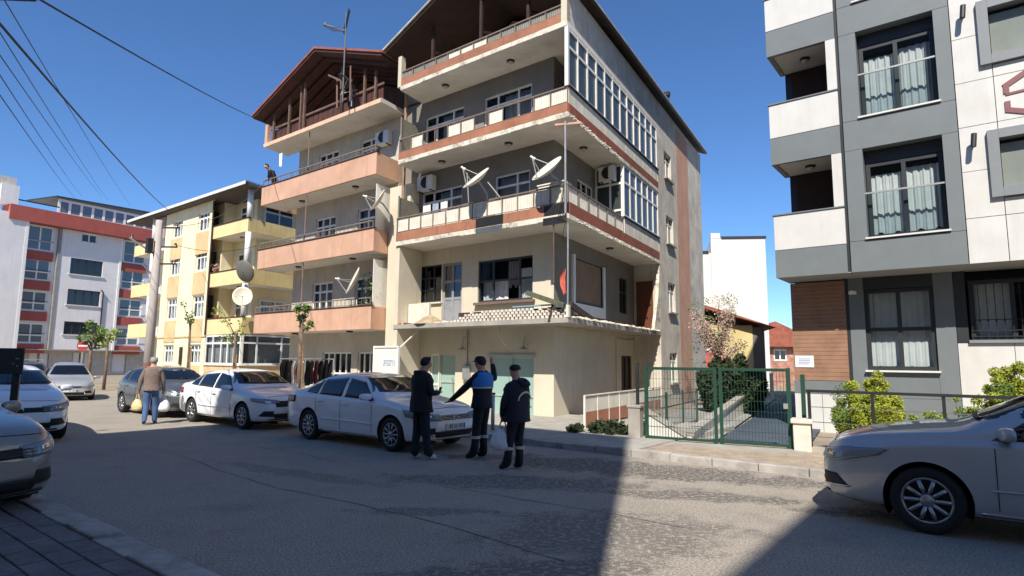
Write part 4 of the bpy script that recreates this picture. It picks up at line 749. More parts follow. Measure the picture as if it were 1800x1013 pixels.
SPECS = {
 'sedan': dict(wb=2.66, W=.89, r=.318, top=[(-2.43, .80), (-2.40, .98), (-2.3, 1.05), (-2.0, 1.09), (-1.72, 1.13), (-1.25, 1.33), (-.9, 1.42), (-.3, 1.455), (.15, 1.43), (.45, 1.33), (.85, 1.12), (1.06, 1.01), (1.35, .965), (1.75, .90), (2.03, .82), (2.15, .75), (2.20, .62)],
   belt=[(-2.43, .72), (-2.3, .93), (-1.5, .96), (0, .92), (1.05, .875), (1.8, .76), (2.1, .68), (2.2, .58)], bot=[(-2.43, .5), (-2.38, .34), (-2.2, .24), (-1, .20), (1.6, .20), (2.05, .22), (2.17, .30), (2.20, .44)],
   w=[(-2.43, .52), (-2.40, .68), (-2.28, .78), (-1.9, .86), (-1, .89), (.8, .89), (1.6, .87), (1.95, .80), (2.12, .68), (2.18, .58), (2.2, .5)], ws=(.98, .30), rw=(-1.70, -1.05), dlo=(.80, -1.52), roofd=(.32, -1.12)),
 'hatch': dict(wb=2.6, W=.885, r=.315, top=[(-2.02, .7), (-2.0, .95), (-1.93, 1.08), (-1.72, 1.30), (-1.5, 1.42), (-.9, 1.49), (-.2, 1.50), (.25, 1.45), (.6, 1.32), (1.0, 1.13), (1.22, 1.03), (1.5, .98), (1.85, .90), (2.03, .80), (2.10, .72), (2.14, .60)],
   belt=[(-2.02, .66), (-1.9, .98), (-1.5, .99), (0, .94), (1.15, .89), (1.7, .79), (2.0, .69), (2.14, .56)], bot=[(-2.02, .48), (-1.97, .32), (-1.8, .24), (-.9, .20), (1.5, .20), (1.98, .22), (2.1, .30), (2.14, .42)],
   w=[(-2.02, .55), (-2.0, .68), (-1.9, .78), (-1.5, .86), (-.8, .885), (.8, .885), (1.5, .87), (1.86, .79), (2.04, .66), (2.11, .56), (2.14, .48)], ws=(1.12, .45), rw=(-1.95, -1.55), dlo=(.98, -1.55), roofd=(.45, -1.35)),
 'van': dict(wb=2.72, W=.90, r=.315, top=[(-2.1, .7), (-2.09, 1.0), (-2.03, 1.3), (-1.9, 1.62), (-1.7, 1.74), (-.8, 1.80), (.2, 1.79), (.55, 1.70), (1.0, 1.38), (1.38, 1.12), (1.6, 1.05), (1.9, .96), (2.06, .84), (2.12, .74), (2.16, .6)],
   belt=[(-2.1, .66), (-1.95, 1.05), (-1, 1.05), (.4, 1.0), (1.3, .95), (1.75, .84), (2.02, .7), (2.16, .56)], bot=[(-2.1, .48), (-2.05, .32), (-1.85, .24), (-.9, .21), (1.5, .21), (2.0, .23), (2.12, .30), (2.16, .42)],
   w=[(-2.1, .6), (-2.08, .72), (-1.95, .82), (-1.5, .88), (-.8, .90), (.8, .90), (1.5, .88), (1.9, .80), (2.06, .68), (2.13, .58), (2.16, .5)], ws=(1.28, .62), rw=(-2.05, -1.9), dlo=(1.12, -1.7), roofd=(.55, -1.62)),
}
def car(kind, P, ang, pm_, label, scale=1.0, cat='car', spokes=10, rimcol=None, front='grille', plate=None, fog=True, rack=False, group='parked cars', zoff=0.0, hs=1.0):
    sp = SPECS[kind]; t = thing('parked_car', (P[0], P[1], zoff), label, cat, group)
    t.rotation_euler.z = ang; t.scale = (scale, scale, scale * hs)
    fz, fb, fo_, fw = pchip(sp['top']), pchip(sp['belt']), pchip(sp['bot']), pchip(sp['w'])
    x0, x1 = sp['top'][0][0], sp['top'][-1][0]; wx = sp['wb'] / 2; r = sp['r']; Ra = r + .055
    xs = []; n = 96
    for i in range(n + 1):
        q = i / n; q = q + .045 * math.sin(2 * math.pi * q) * -1; xs.append(x0 + (x1 - x0) * q)
    verts = []; rows = []
    for x in xs:
        w, zb, zt, zo = fw(x), fb(x), fz(x), fo_(x); zb = min(zb, zt - .03); h = zt - zb; zm = zo + (zb - zo) * .5
        wb_ = w - .025; wr = wb_ - .09 - max(0, h - .10) * .42; cr = .018 + .012 * min(1, h / .4)
        sec = [(0, zo), (w - .16, zo), (w - .05, zo + .015), (w - .012, zo + (zb - zo) * .16), (w, zm), (w - .004, zo + (zb - zo) * .72), (wb_ + .012, zb - .045), (wb_, zb - .01), (wb_ - .025, zb + .008),
               (wb_ + (wr - wb_) * .5, zb + h * .50), (wr + .015, zt - .085 * min(1, h / .25)), (wr - .07, zt - cr * 1.4), (wr * .5, zt - cr * .4), (0, zt)]
        rows.append([(x, y, z) for y, z in chaikin(sec, 2)])
    m = len(rows[0]); inside = []
    for row in rows:
        ins = []
        for j, (x, y, z) in enumerate(row):
            hit = False
            for c in (wx, -wx):
                dx, dz = x - c, z - r
                if y > fw(c) - .32 and dx * dx + dz * dz < Ra * Ra:
                    hit = True
                    if dz > 0 and (abs(dx) > 1e-5 or dz > 1e-5): k = Ra / math.hypot(dx, dz); x, z = c + dx * k, r + dz * k
                    else: x = c + math.copysign(math.sqrt(max(Ra * Ra - dz * dz, 0)), dx)
            row[j] = (x, y, z); ins.append(hit)
        inside.append(ins)
    V = []; Fc = []
    for sgn in (1, -1):
        base = len(V)
        for row in rows: V += [(x, y * sgn, z) for x, y, z in row]
        for i in range(n):
            for j in range(m - 1):
                if inside[i][j] and inside[i + 1][j] and inside[i][j + 1] and inside[i + 1][j + 1]: continue
                f = (base + i * m + j, base + (i + 1) * m + j, base + (i + 1) * m + j + 1, base + i * m + j + 1); Fc.append(f if sgn < 0 else f[::-1])
        for i in (0, n): f = tuple(base + i * m + j for j in range(m)); Fc.append(f if (i == 0) == (sgn > 0) else f[::-1])
    def mk(name, vs, fs, mm, par=None, smooth=True):
        me = bpy.data.meshes.new(name); me.from_pydata(vs, [], fs)
        for x_ in (mm if isinstance(mm, list) else [mm]): me.materials.append(x_)
        if smooth: me.polygons.foreach_set('use_smooth', [True] * len(me.polygons))
        o = bpy.data.objects.new(name, me); link(o, par or t); return o
    body = mk('body', V, Fc, pm_); bm = bmesh.new(); bm.from_mesh(body.data); bmesh.ops.remove_doubles(bm, verts=bm.verts, dist=.0006); bm.to_mesh(body.data); bm.free()
    ed = body.modifiers.new('w', 'EDGE_SPLIT'); ed.split_angle = R(50)
    bvh = BVHTree.FromPolygons([Vector(v) for v in V], Fc)
    def cast(o_, d_):
        h_ = bvh.ray_cast(Vector(o_), Vector(d_)); return h_
    def patch(name, bot, top, mode, mm, par=None, off=.004, nu=14, nv=6):
        def samp(pl, q):
            L_ = [0]
            for a, b in zip(pl, pl[1:]): L_.append(L_[-1] + math.hypot(b[0] - a[0], b[1] - a[1]))
            d_ = q * L_[-1]; i = 0
            while i < len(pl) - 2 and d_ > L_[i + 1]: i += 1
            k = (d_ - L_[i]) / max(1e-6, L_[i + 1] - L_[i]); return (pl[i][0] + (pl[i + 1][0] - pl[i][0]) * k, pl[i][1] + (pl[i + 1][1] - pl[i][1]) * k)
        vs = []; ok = []
        for jv in range(nv + 1):
            for iu in range(nu + 1):
                a, b = samp(bot, iu / nu), samp(top, iu / nu); k = jv / nv; A, Bz = a[0] + (b[0] - a[0]) * k, a[1] + (b[1] - a[1]) * k
                if mode == 'L': o_, d_ = (A, 2, Bz), (0, -1, 0)
                elif mode == 'R': o_, d_ = (A, -2, Bz), (0, 1, 0)
                elif mode == 'F': o_, d_ = (4, A, Bz), (-1, 0, 0)
                elif mode == 'B': o_, d_ = (-4, A, Bz), (1, 0, 0)
                elif mode == 'T': o_, d_ = (A, Bz, 4), (0, 0, -1)
                else: dd = Vector((-math.cos(mode), -math.sin(mode), 0)); o_ = -dd * 4 + Vector((-math.sin(mode), math.cos(mode), 0)) * A + Vector((1.2 if math.cos(mode) > 0 else -1.4, 0, Bz)); d_ = dd
                h_ = cast(o_, d_)
                if h_[0] is None: vs.append((0, 0, 0)); ok.append(False)
                else:
                    nn = h_[1] if h_[1].dot(Vector(d_)) < 0 else -h_[1]
                    p_ = h_[0] + nn * off; vs.append(tuple(p_)); ok.append(True)
        fs = []
        for jv in range(nv):
            for iu in range(nu):
                q = (jv * (nu + 1) + iu, jv * (nu + 1) + iu + 1, (jv + 1) * (nu + 1) + iu + 1, (jv + 1) * (nu + 1) + iu)
                if all(ok[z_] for z_ in q): fs.append(q)
        o = mk(name, vs, fs, mm, par)
        so_ = o.modifiers.new('t', 'SOLIDIFY'); so_.thickness = off + .004; so_.offset = 0
        return o
    # glass
    wsx, wst = sp['ws']; zb0, zt0 = fz(wsx) + .025, fz(wst) - .02; wl, wt_ = fw(wsx) - .14, fw(0) - .33
    patch('windscreen', [(-wl, zb0 + .02), (0, zb0), (wl, zb0 + .02)], [(-wt_, zt0), (0, zt0 + .01), (wt_, zt0)], 'F', CGL, nu=18, nv=8, off=.005)
    rb_, rt_ = sp['rw']; patch('rear_window', [(-wl + .06, fz(rb_) + .02), (wl - .06, fz(rb_) + .02)], [(-wt_ - .02, fz(rt_) - .02), (wt_ + .02, fz(rt_) - .02)], 'B', CGL, nu=14, nv=8, off=.005)
    dx0, dx1 = sp['dlo']; tx0, tx1 = sp['roofd']; bp = lambda x, o=.03: (x, fb(x) + o); tp = lambda x: (x, fz(x) - .115)
    mid, back = -.22, -1.08
    for sd in 'LR':
        patch('side_window', [bp(dx0), bp(.3), bp(mid + .04)], [(dx0 - .10, fb(dx0) + .10), tp(tx0), tp(mid + .02)], sd, CGL, nu=18)
        patch('side_window', [bp(mid - .04), bp(back + .03)], [tp(mid - .05), tp(back + .08)], sd, CGL)
        patch('side_window', [bp(back - .02), bp(dx1, .05)], [tp(back + .03), tp(max(tx1, back - .22)), (dx1 + .12, fb(dx1) + .16)], sd, CGL)
        ys = 1 if sd == 'L' else -1
        for xa in (mid, back - .0, dx0 - .02):
            patch('door_seam', [(xa - .004, .30), (xa + .004, .30)], [(xa - .004, fb(xa) - .0), (xa + .004, fb(xa) - .0)], sd, BLKP, nu=1, nv=12, off=.0015)
        for xa in (mid + .16, back + .18): patch('door_handle', [(xa - .09, fb(xa) - .115), (xa + .07, fb(xa) - .115)], [(xa - .09, fb(xa) - .09), (xa + .07, fb(xa) - .09)], sd, pm_, nu=4, nv=2, off=.022)
        patch('sill_trim', [(wx - .42, .245), (-wx + .42, .245)], [(wx - .42, .27), (-wx + .42, .27)], sd, CHR if front != 'plain' else BLKP, nu=10, nv=1, off=.006)
        patch('body_line', [(wx - .5, .47), (-wx + .45, .49)], [(wx - .5, .49), (-wx + .45, .51)], sd, pm_, nu=14, nv=1, off=.012)
        # mirror
        mx = dx0 - .12; mb = MB(); c = Vector((mx, ys * (fw(mx) + .07), fb(mx) + .10))
        vs = []; fs = []
        for i in range(9):
            for j in range(12):
                a_, b_ = math.pi * i / 8, 2 * math.pi * j / 12; sp_ = lambda v_, e_: math.copysign(abs(v_) ** e_, v_); vs.append((c.x + (.065 if math.cos(a_) > 0 else .045) * sp_(math.cos(a_), .6) - .03 * math.cos(b_) * ys * sp_(math.sin(a_), .5), c.y + .115 * sp_(math.sin(a_), .5) * sp_(math.cos(b_), .6), c.z + .065 * sp_(math.sin(a_), .5) * sp_(math.sin(b_), .55)))
        for i in range(8):
            for j in range(12): fs.append((i * 12 + j, i * 12 + (j + 1) % 12, (i + 1) * 12 + (j + 1) % 12, (i + 1) * 12 + j))
        mo = mk('wing_mirror', vs, fs, pm_); mb = MB(); mb.bar((mx + .01, ys * (fw(mx) - .06), fb(mx) + .04), (mx, ys * (fw(mx) + .03), fb(mx) + .07), .05, .05)
        mk('mirror_arm', [tuple(v) for v in mb.v], mb.f, BLKP, mo)
    # wheels
    for c in (wx, -wx):
        for ys in (1, -1):
            yc = ys * (fw(c) - .105); ax = Vector((0, ys, 0)); base = Vector((c, yc, r)); rr = r * .70
            mb = MB(); mb.lathe(base, ax, [(rr, -.09), (r - .03, -.105), (r, -.07), (r, .07), (r - .025, .10), (rr + .012, .098), (rr, .085)], 40); wo_ = mk('wheel', [tuple(v) for v in mb.v], mb.f, TYRE)
            mb = MB(); mb.lathe(base, ax, [(rr, -.05), (rr, .088), (rr - .02, .09), (rr - .03, .06), (rr - .03, -.04)], 40)
            for k in range(spokes):
                a_ = 2 * math.pi * k / spokes; d_ = Vector((math.cos(a_), 0, math.sin(a_))); p_ = base + d_ * .045 + ax * .07; q_ = base + d_ * (rr - .025) + ax * .08
                mb.bar(p_, q_, .034 if spokes > 7 else .055, .028, ax)
            mb.lathe(base, ax, [(.065, .02), (.065, .08), (.045, .092), (0, .094)], 16); mk('rim', [tuple(v) for v in mb.v], mb.f, rimcol or RIM, wo_)
            mb = MB(); mb.lathe(base, ax, [(rr - .03, .0), (.02, .0)], 24); mk('brake_disc', [tuple(v) for v in mb.v], mb.f, DKST, wo_)
            mb = MB(); k = 24; yi, yo = ys * (fw(c) - .36), ys * (fw(c) - .03); vs = []
            for i in range(k + 1):
                a_ = math.pi * (1.16 - 1.32 * i / k); vs += [(c + (Ra + .004) * math.cos(a_), y_, r + (Ra + .004) * math.sin(a_)) for y_ in (yo, yi)]
            mk('wheel_arch', vs, [(2 * i, 2 * i + 2, 2 * i + 3, 2 * i + 1) for i in range(k)] + [tuple(2 * i + 1 for i in range(k + 1))], BLKP)
    # front details
    zn = fz(x1 - .03); zbm = fb(x1 - .1)
    for ys in (1, -1):
        am = R(38) * ys
        lo = [(-.30 * ys, .60), (.02 * ys, .615), (.34 * ys, .68)]; hi = [(-.28 * ys, .70), (.02 * ys, .735), (.40 * ys, .79)]
        if front == 'egea': lo = [(-.30 * ys, .655), (.0, .66), (.36 * ys, .70)]; hi = [(-.28 * ys, .715), (.0, .745), (.40 * ys, .77)]
        if front == 'linea': lo = [(-.26 * ys, .60), (.05 * ys, .61), (.36 * ys, .715)]; hi = [(-.22 * ys, .70), (.05 * ys, .745), (.42 * ys, .775)]
        hl = patch('headlight', lo, hi, am, LENS, nu=16, nv=6, off=.010); patch('headlight_bezel', [(a * 1.03, b - .008) for a, b in lo], [(a * 1.03, b + .008) for a, b in hi], am, HLB, hl, nu=16, nv=4, off=.004)
        lp = patch('lamp_bulb', [(-.12 * ys, .645), (.0, .65)], [(-.12 * ys, .70), (.0, .705)], am, CHR, hl, nu=6, nv=4, off=.013)
        if fog:
            fgp = patch('fog_lamp_recess', [(-.20 * ys, .34), (.14 * ys, .36)], [(-.20 * ys, .47), (.02 * ys, .47)], am, BLKP, nu=10, nv=5, off=.005)
            patch('fog_lamp_trim', [(-.20 * ys, .335), (.15 * ys, .352)], [(-.20 * ys, .35), (.15 * ys, .368)], am, CHR if front in ('linea', 'grille') else BLKP, fgp, nu=10, nv=1, off=.010)
        patch('tail_light', [(-.34 * ys, .78), (.12 * ys, .78)] if kind == 'sedan' else [(-.2 * ys, .82), (.1 * ys, .82)], [(-.34 * ys, .92), (.12 * ys, .93)] if kind == 'sedan' else [(-.2 * ys, 1.02), (.1 * ys, 1.02)], math.pi - R(40) * ys, REDL, nu=10, nv=5, off=.008)
    gz = (.60, .69) if front != 'egea' else (.56, .70)
    gp = patch('grille', [(-.46, gz[0]), (.46, gz[0])], [(-.50, gz[1]), (.50, gz[1])], 'F', BLKP, nu=14, nv=4, off=.006)
    for k in range(3): patch('grille_bar', [(-.45, gz[0] + .012 + k * .028), (.45, gz[0] + .012 + k * .028)], [(-.45, gz[0] + .02 + k * .028), (.45, gz[0] + .02 + k * .028)], 'F', CHR if front in ('grille', 'linea') else BLKP, gp, nu=12, nv=1, off=.012)
    mb = MB(); hx = bvh.ray_cast(Vector((4, 0, (gz[0] + gz[1]) / 2)), Vector((-1, 0, 0)))[0]; mb.lathe((hx.x, 0, hx.z), (1, 0, 0), [(.05, 0), (.058, .012), (.05, .02), (.04, .02)], 18); mk('badge_ring', [tuple(v) for v in mb.v], mb.f, CHR)
    patch('lower_intake', [(-.48, .29), (.48, .29)], [(-.52, .40), (.52, .40)], 'F', BLKP, nu=12, nv=4, off=.005)
    patch('bumper_trim', [(-.60, .262), (.60, .262)], [(-.60, .278), (.60, .278)], 'F', CHR if front == 'grille' else BLKP, nu=12, nv=1, off=.010)
    if plate:
        px_ = bvh.ray_cast(Vector((4, 0, .47)), Vector((-1, 0, 0)))[0].x + .012; mb = MB(); mb.box(WORLD, px_, px_ + .008, -.26, .26, .42, .53); po = mk('number_plate', [tuple(v) for v in mb.v], mb.f, PLATE, smooth=False)
        mb = MB(); mb.box(WORLD, px_ + .0085, px_ + .0095, .21, .255, .425, .525); mk('plate_band', [tuple(v) for v in mb.v], mb.f, mat('plate_blue', (30, 60, 150), .5, 0), po, False)
        for i, ch in enumerate(plate):
            mb = MB(); y_ = .18 - i * .055
            mb.bar((px_ + .010, y_, .44), (px_ + .010, y_, .51), .008, .006)
            if ch: mb.bar((px_ + .010, y_ - .024, .44), (px_ + .010, y_ - .024, .51), .008, .006); mb.bar((px_ + .010, y_, .51), (px_ + .010, y_ - .024, .51), .008, .008)
            mk('plate_character', [tuple(v) for v in mb.v], mb.f, INK, po, False)
    patch('wiper', [(.62, zb0 + .0), (-.1, zb0 + .02)], [(.62, zb0 + .012), (-.1, zb0 + .035)], 'F', BLKP, nu=10, nv=1, off=.014)
    patch('bonnet_seam', [(-.60, .795), (0, .815), (.60, .795)], [(-.60, .80), (0, .82), (.60, .80)], 'F', BLKP, nu=12, nv=1, off=.0015) if kind != 'van' else None
    mb = MB()
    for ys in (1, -1): mb.bar((x0 + .25, ys * .3, .16), (x1 - .25, ys * .3, .16), .1, .05)
    mb.box(WORLD, -1.9, 1.75, -.62, .62, .17, .26); mk('underbody', [tuple(v) for v in mb.v], mb.f, BLKP, smooth=False)
    if rack:
        for ys in (1, -1):
            mb = MB(); mb.bar((-1.2, ys * .58, fz(0) + .04), (.3, ys * .58, fz(0) + .04), .04, .03); mk('roof_rail', [tuple(v) for v in mb.v], mb.f, GALV, smooth=False)
        for xa in (-.9, .1):
            mb = MB(); mb.bar((xa, -.6, fz(0) + .09), (xa, .6, fz(0) + .09), .05, .03); mk('roof_bar', [tuple(v) for v in mb.v], mb.f, GALV, smooth=False)
    return t
WPAINT = paint('white_paint', (236, 238, 240)); SILV = paint('silver_paint', (178, 180, 184), .35, .34); BEIG = paint('beige_silver_paint', (146, 140, 132), .35, .34); GRAP = paint('graphite_paint', (96, 100, 104), .5, .34); SIL2 = paint('light_silver_paint', (186, 186, 184), .5, .36)
road_ang = math.atan2(-RD.a.y, -RD.a.x)          # facing along the road towards the right
car_at = lambda s, n: RD.p(s, n, 0)
SPECS['linea'] = dict(SPECS['sedan'], r=.315, top=[(-2.43, .80), (-2.40, .98), (-2.3, 1.05), (-2.0, 1.09), (-1.72, 1.13), (-1.25, 1.34), (-.9, 1.44), (-.35, 1.48), (.1, 1.45), (.45, 1.34), (.85, 1.15), (1.08, 1.05), (1.4, 1.01), (1.8, .95), (2.08, .87), (2.24, .78), (2.30, .62)],
   belt=[(-2.43, .72), (-2.3, .93), (-1.5, .96), (0, .92), (1.05, .885), (1.85, .79), (2.15, .70), (2.3, .58)], bot=[(-2.43, .5), (-2.38, .34), (-2.2, .24), (-1, .20), (1.6, .20), (2.12, .21), (2.27, .28), (2.30, .40)],
   w=[(-2.43, .52), (-2.40, .68), (-2.28, .78), (-1.9, .86), (-1, .89), (.8, .89), (1.6, .885), (2.0, .82), (2.2, .69), (2.27, .58), (2.3, .5)], ws=(1.02, .30), dlo=(.80, -1.52), roofd=(.28, -1.12))
car('sedan', car_at(10.32, 8.66), road_ang, WPAINT, 'white saloon with dark glass beside the three standing people', 1.0, spokes=10, front='grille', plate=(1, 1, 0, 1, 0, 1, 1))
car('sedan', car_at(15.8, 8.66), road_ang, WPAINT, 'white saloon with black grille between the pole and the other white saloon', 1.0, spokes=8, front='egea', plate=(1, 0, 1, 1, 0, 1))
car('hatch', car_at(20.3, 8.5), road_ang, GRAP, 'dark grey hatchback half hidden behind the walking man', .98, front='plain', plate=(1, 1, 0, 1))
car('linea', RD.p(-.84, 8.62, 0), road_ang + math.pi, SILV, 'silver car at the right edge beside the railing', 1.06, spokes=10, front='linea', plate=(1, 0, 1, 1, 0))
car('hatch', Vector((-7.5, 7.0, .0)), road_ang + R(18), BEIG, 'beige-silver car cut off at the left edge, nearest the camera', 1.1, front='plain', zoff=.0)
car('hatch', Vector((-11.25, 13.5, 0)), road_ang - R(4), WPAINT, 'white hatchback at the left edge behind the black signboard', 1.04, front='plain')
car('van', Vector((-18.6, 25.6, 0)), math.atan2(-24.6, 17.0) + R(4), SIL2, 'small silver people carrier facing us far left', .97, front='grille', plate=(1, 1, 0, 1), hs=.86)
car('hatch', Vector((-22.6, 28.4, 0)), math.atan2(-24.6, 17.0) + R(4), GRAP, 'dark car with roof bars behind the silver people carrier', 1.0, rack=True, front='plain')
# ================================================================== STREET FURNITURE
GT = Fr((2.87, 13.13), 117, 27); GREEN = mat('green_paint', (24, 64, 50), .5, .08, 3, .05)
gt = thing('gate', GT.p(1.4, 0, 0), 'green wire mesh double gate across the driveway', 'gate')
for a, w in ((0, .07), (1.42, .06), (1.53, .06), (2.78, .08)): part(gt, 'post', GREEN, lambda m: m.box(GT, a, a + w, -.03, .04, .05, 1.63))
for a, b in ((.075, 1.415), (1.595, 2.775)):
    lf = part(gt, 'leaf_rail', GREEN, lambda m: m.box(GT, a, b, -.02, .03, 1.56, 1.62)); part(gt, 'leaf_rail', GREEN, lambda m: m.box(GT, a, b, -.02, .03, .12, .17))
    part(lf, 'wire_mesh', GREEN, lambda m: [m.bar(GT.p(a + .06 * k, 0, .17), GT.p(a + .06 * k, 0, 1.56), .006) for k in range(1, int((b - a) / .06) + 1)] + [m.bar(GT.p(a, .01, .17 + .2 * k), GT.p(b, .01, .17 + .2 * k), .007) for k in range(1, 7)])['kind'] = 'stuff'
part(gt, 'latch', GALV, lambda m: m.box(GT, 2.72, 2.8, -.06, -.035, .85, .95)); part(gt, 'hinge_post', GREEN, lambda m: m.box(GT, 3.02, 3.1, .5, .6, .05, 1.5)); part(gt, 'end_post', BLACK, lambda m: m.box(GT, -.22, -.16, .1, .16, .1, 1.7))
MARB = mat('pale_marble', (214, 204, 190), .6, .1, 4, .05)
gp = thing('gate_pillar', GT.p(3.05, -.2, 0), 'short pale marble pillar beside the gate', 'pillar'); part(gp, 'shaft', MARB, lambda m: m.box(GT, 2.88, 3.18, -.25, .1, .05, .60), bevel=.01); part(gp, 'cap', MARB, lambda m: m.box(GT, 2.84, 3.22, -.29, .14, .602, .68), bevel=.012)
gp2 = thing('gate_pillar', GT.p(-.25, .1, 0), 'grey concrete pillar stub left of the gate', 'pillar'); part(gp2, 'shaft', CONC, lambda m: m.box(GT, -.36, -.1, -.05, .25, .05, .74), bevel=.01); part(gp2, 'cap', CONC, lambda m: m.box(GT, -.38, -.08, -.07, .27, .742, .8), bevel=.01)
# ramp walls and driveway
sheet('driveway', Fr((4.1, 12.75), 117, 27), [(0, 0), (1.75, -.15), (3.2, 24), (0.5, 24)], .012, mat('blue_asphalt', (74, 84, 96), .8, .15, 1, .3, 60, fine=.2))
sheet('side_yard', Fr((2.9, 13.3), 117, 27), [(-1.5, 0), (1.3, 0), (1.4, 20), (-.6, 20)], .006, mat('yard_concrete', (150, 150, 146), .9, .15, 1, .2))
slab('apron', Fr((2.6, 13.05), 117, 27), [(0, -.45), (3.3, -.45), (3.3, .12), (0, .12)], -.05, .10, CONC)
RW = thing('ramp_wall', (3.7, 13.2, 0), 'low white V-shaped ramp wall behind the gate', 'wall')
def sl(m, p, q, z0, z1, w=.16): p, q = Vector(p), Vector(q); t_ = (q - p).normalized().cross(Vector((0, 0, 1))) * w / 2; m.prism([p + t_, q + t_, q - t_, p - t_], (0, 0, 0.0001)) if False else m.add([p + t_, p - t_, q - t_, q + t_] + [x + Vector((0, 0, z)) for x, z in ((p + t_, z0), (p - t_, z0), (q - t_, z1), (q + t_, z1))], [(3, 2, 1, 0), (4, 5, 6, 7), (0, 1, 5, 4), (1, 2, 6, 5), (2, 3, 7, 6), (3, 0, 4, 7)])
part(RW, 'front_wall', mat('white_wall', (214, 212, 206), .9, .1, 2, streak=.3), lambda m: sl(m, (2.95, 13.42, .01), (3.72, 13.05, .01), .62, .12)); part(RW, 'front_coping', CONC, lambda m: sl(m, (2.95, 13.42, .64), (3.74, 13.04, .14), .09, .09, .24))
part(RW, 'rear_wall', MATS['white_wall'], lambda m: sl(m, (3.76, 13.03, .01), (10.5, 26, .01), .16, .75)); part(RW, 'rear_coping', CONC, lambda m: sl(m, (3.76, 13.03, .18), (10.5, 26, .77), .08, .08, .24))
YF = Fr((3.1, 14.0), 32, 122)
yf = thing('yard_fence', YF.p(2, 0, 0), 'grey wire fence with green posts beside the stairwell wall', 'fence')
for k in range(4): part(yf, 'post', GREEN, lambda m: m.box(YF, k * 1.4, k * 1.4 + .05, -.025, .025, 0, .98))
part(yf, 'wire_panel', STEEL, lambda m: [m.bar(YF.p(k * .12, 0, .08), YF.p(k * .12, 0, .9), .012) for k in range(36)] + [m.bar(YF.p(0, 0, z), YF.p(4.2, 0, z), .02) for z in (.08, .9)])['kind'] = 'stuff'
# terracotta and white ramp railing along the old building's side
OR = Fr((1.78, 14.85), 30, 120); rr_ = thing('ramp_railing', OR.p(3, 0, 0), 'white and terracotta panel railing along the side of the shop', 'railing')
for k in range(8):
    a, b = k * .8 + .02, k * .8 + .78; part(rr_, 'white_panel', OFFW, lambda m: m.box(OR, a, b, 0, .02, .50, .84)); part(rr_, 'terracotta_panel', RUST, lambda m: m.box(OR, a, b, -.004, .02, .17, .497)); part(rr_, 'post', OFFW, lambda m: m.box(OR, k * .8 - .02, k * .8 + .018, -.02, .03, .0, .88))
part(rr_, 'top_rail', OFFW, lambda m: m.box(OR, -.02, 6.4, -.02, .04, .882, .91)); part(rr_, 'lower_rail', OFFW, lambda m: [m.bar(OR.p(-.02, -.15, .02), OR.p(6.4, -.15, .30), .05), m.bar(OR.p(.2, -.18, -.0), OR.p(6.4, -.18, .16), .05)])
# railing in front of the modern building
rl = thing('street_railing', RD.p(-1, 12.7, 0), 'dark grey metal railing in front of the modern building', 'railing')
part(rl, 'base_kerb', CONC, lambda m: m.box(RD, -9, 2.75, 12.6, 12.8, 0, .16)); part(rl, 'top_rail', DKST, lambda m: m.box(RD, -9, 2.75, 12.66, 12.73, 1.18, 1.23))
for k in range(12): part(rl, 'post', DKST, lambda m: m.box(RD, 2.68 - k * 1.05, 2.73 - k * 1.05, 12.67, 12.72, .162, 1.178))
for z in (.35, .62, .9): part(rl, 'wire_rail', STEEL, lambda m: m.box(RD, -9, 2.72, 12.69, 12.70, z, z + .014))
# bollard, sign, signboard
bl = thing('bollard', (-.42, 14.3, 0), 'thin steel bollard behind the pointing person', 'bollard'); part(bl, 'tube', GALV, lambda m: m.tube([(-.42, 14.3, .05), (-.42, 14.3, .92)], .045, 12), smooth=True); part(bl, 'collar', DKST, lambda m: m.tube([(-.42, 14.3, .93), (-.42, 14.3, .98)], .055, 12))
sb = thing('signboard', (-8.12, 10.0, 0), 'black square signboard on a dark post at the left edge', 'sign')
SBF = Fr((-8.12, 10.0), 62, -28); part(sb, 'post', DKST, lambda m: m.box(SBF, -.05, .05, -.02, .06, 0, 1.5)); part(sb, 'board', mat('dark_board', (36, 42, 44), .5, .1), lambda m: m.box(SBF, -.42, .09, -.06, -.025, 1.44, 1.86), bevel=.01); part(sb, 'markings', mat('pale_mark', (120, 128, 134), .7, .1), lambda m: [m.box(SBF, -.02, .03, -.064, -.061, 1.68, 1.70), m.box(SBF, -.06, -.03, -.064, -.061, 1.6, 1.62), m.box(SBF, .0, .03, -.064, -.061, 1.56, 1.58)])
rs_ = thing('road_sign', (-24.6, 34.8, 0), 'round red and white traffic sign in front of the white building', 'sign'); sc = Vector((-24.6, 34.8, 2.35)); sd_ = Vector((.5, -.86, 0))
part(rs_, 'post', GALV, lambda m: m.tube([(-24.6, 34.8, 0), (-24.6, 34.8, 2.6)], .04, 8)); part(rs_, 'disc', mat('sign_red', (178, 70, 74), .5, .05), lambda m: m.lathe(sc - sd_ * -.05, sd_, [(0, 0), (.29, 0), (.29, .03), (0, .03)], 28)); part(rs_, 'white_bar', WHITE, lambda m: m.bar(sc + sd_ * .09 + Vector((-.19, -.11, 0)), sc + sd_ * .09 + Vector((.19, .11, 0)), .02, .09))
bd = thing('banner_board', MA.p(7.2, -.1, 0), 'white poster board with small blue print beside the shop', 'sign'); part(bd, 'panel', mat('poster_white', (226, 222, 212), .8, .05, 2, streak=.15), lambda m: m.box(MA, 6.55, 7.72, -.14, -.1, .1, 2.12)); part(bd, 'frame', WHITE, lambda m: [m.box(MA, 6.5, 6.56, -.17, -.08, .05, 2.18), m.box(MA, 7.71, 7.77, -.17, -.08, .05, 2.18), m.box(MA, 6.563, 7.707, -.17, -.08, 2.12, 2.18)])
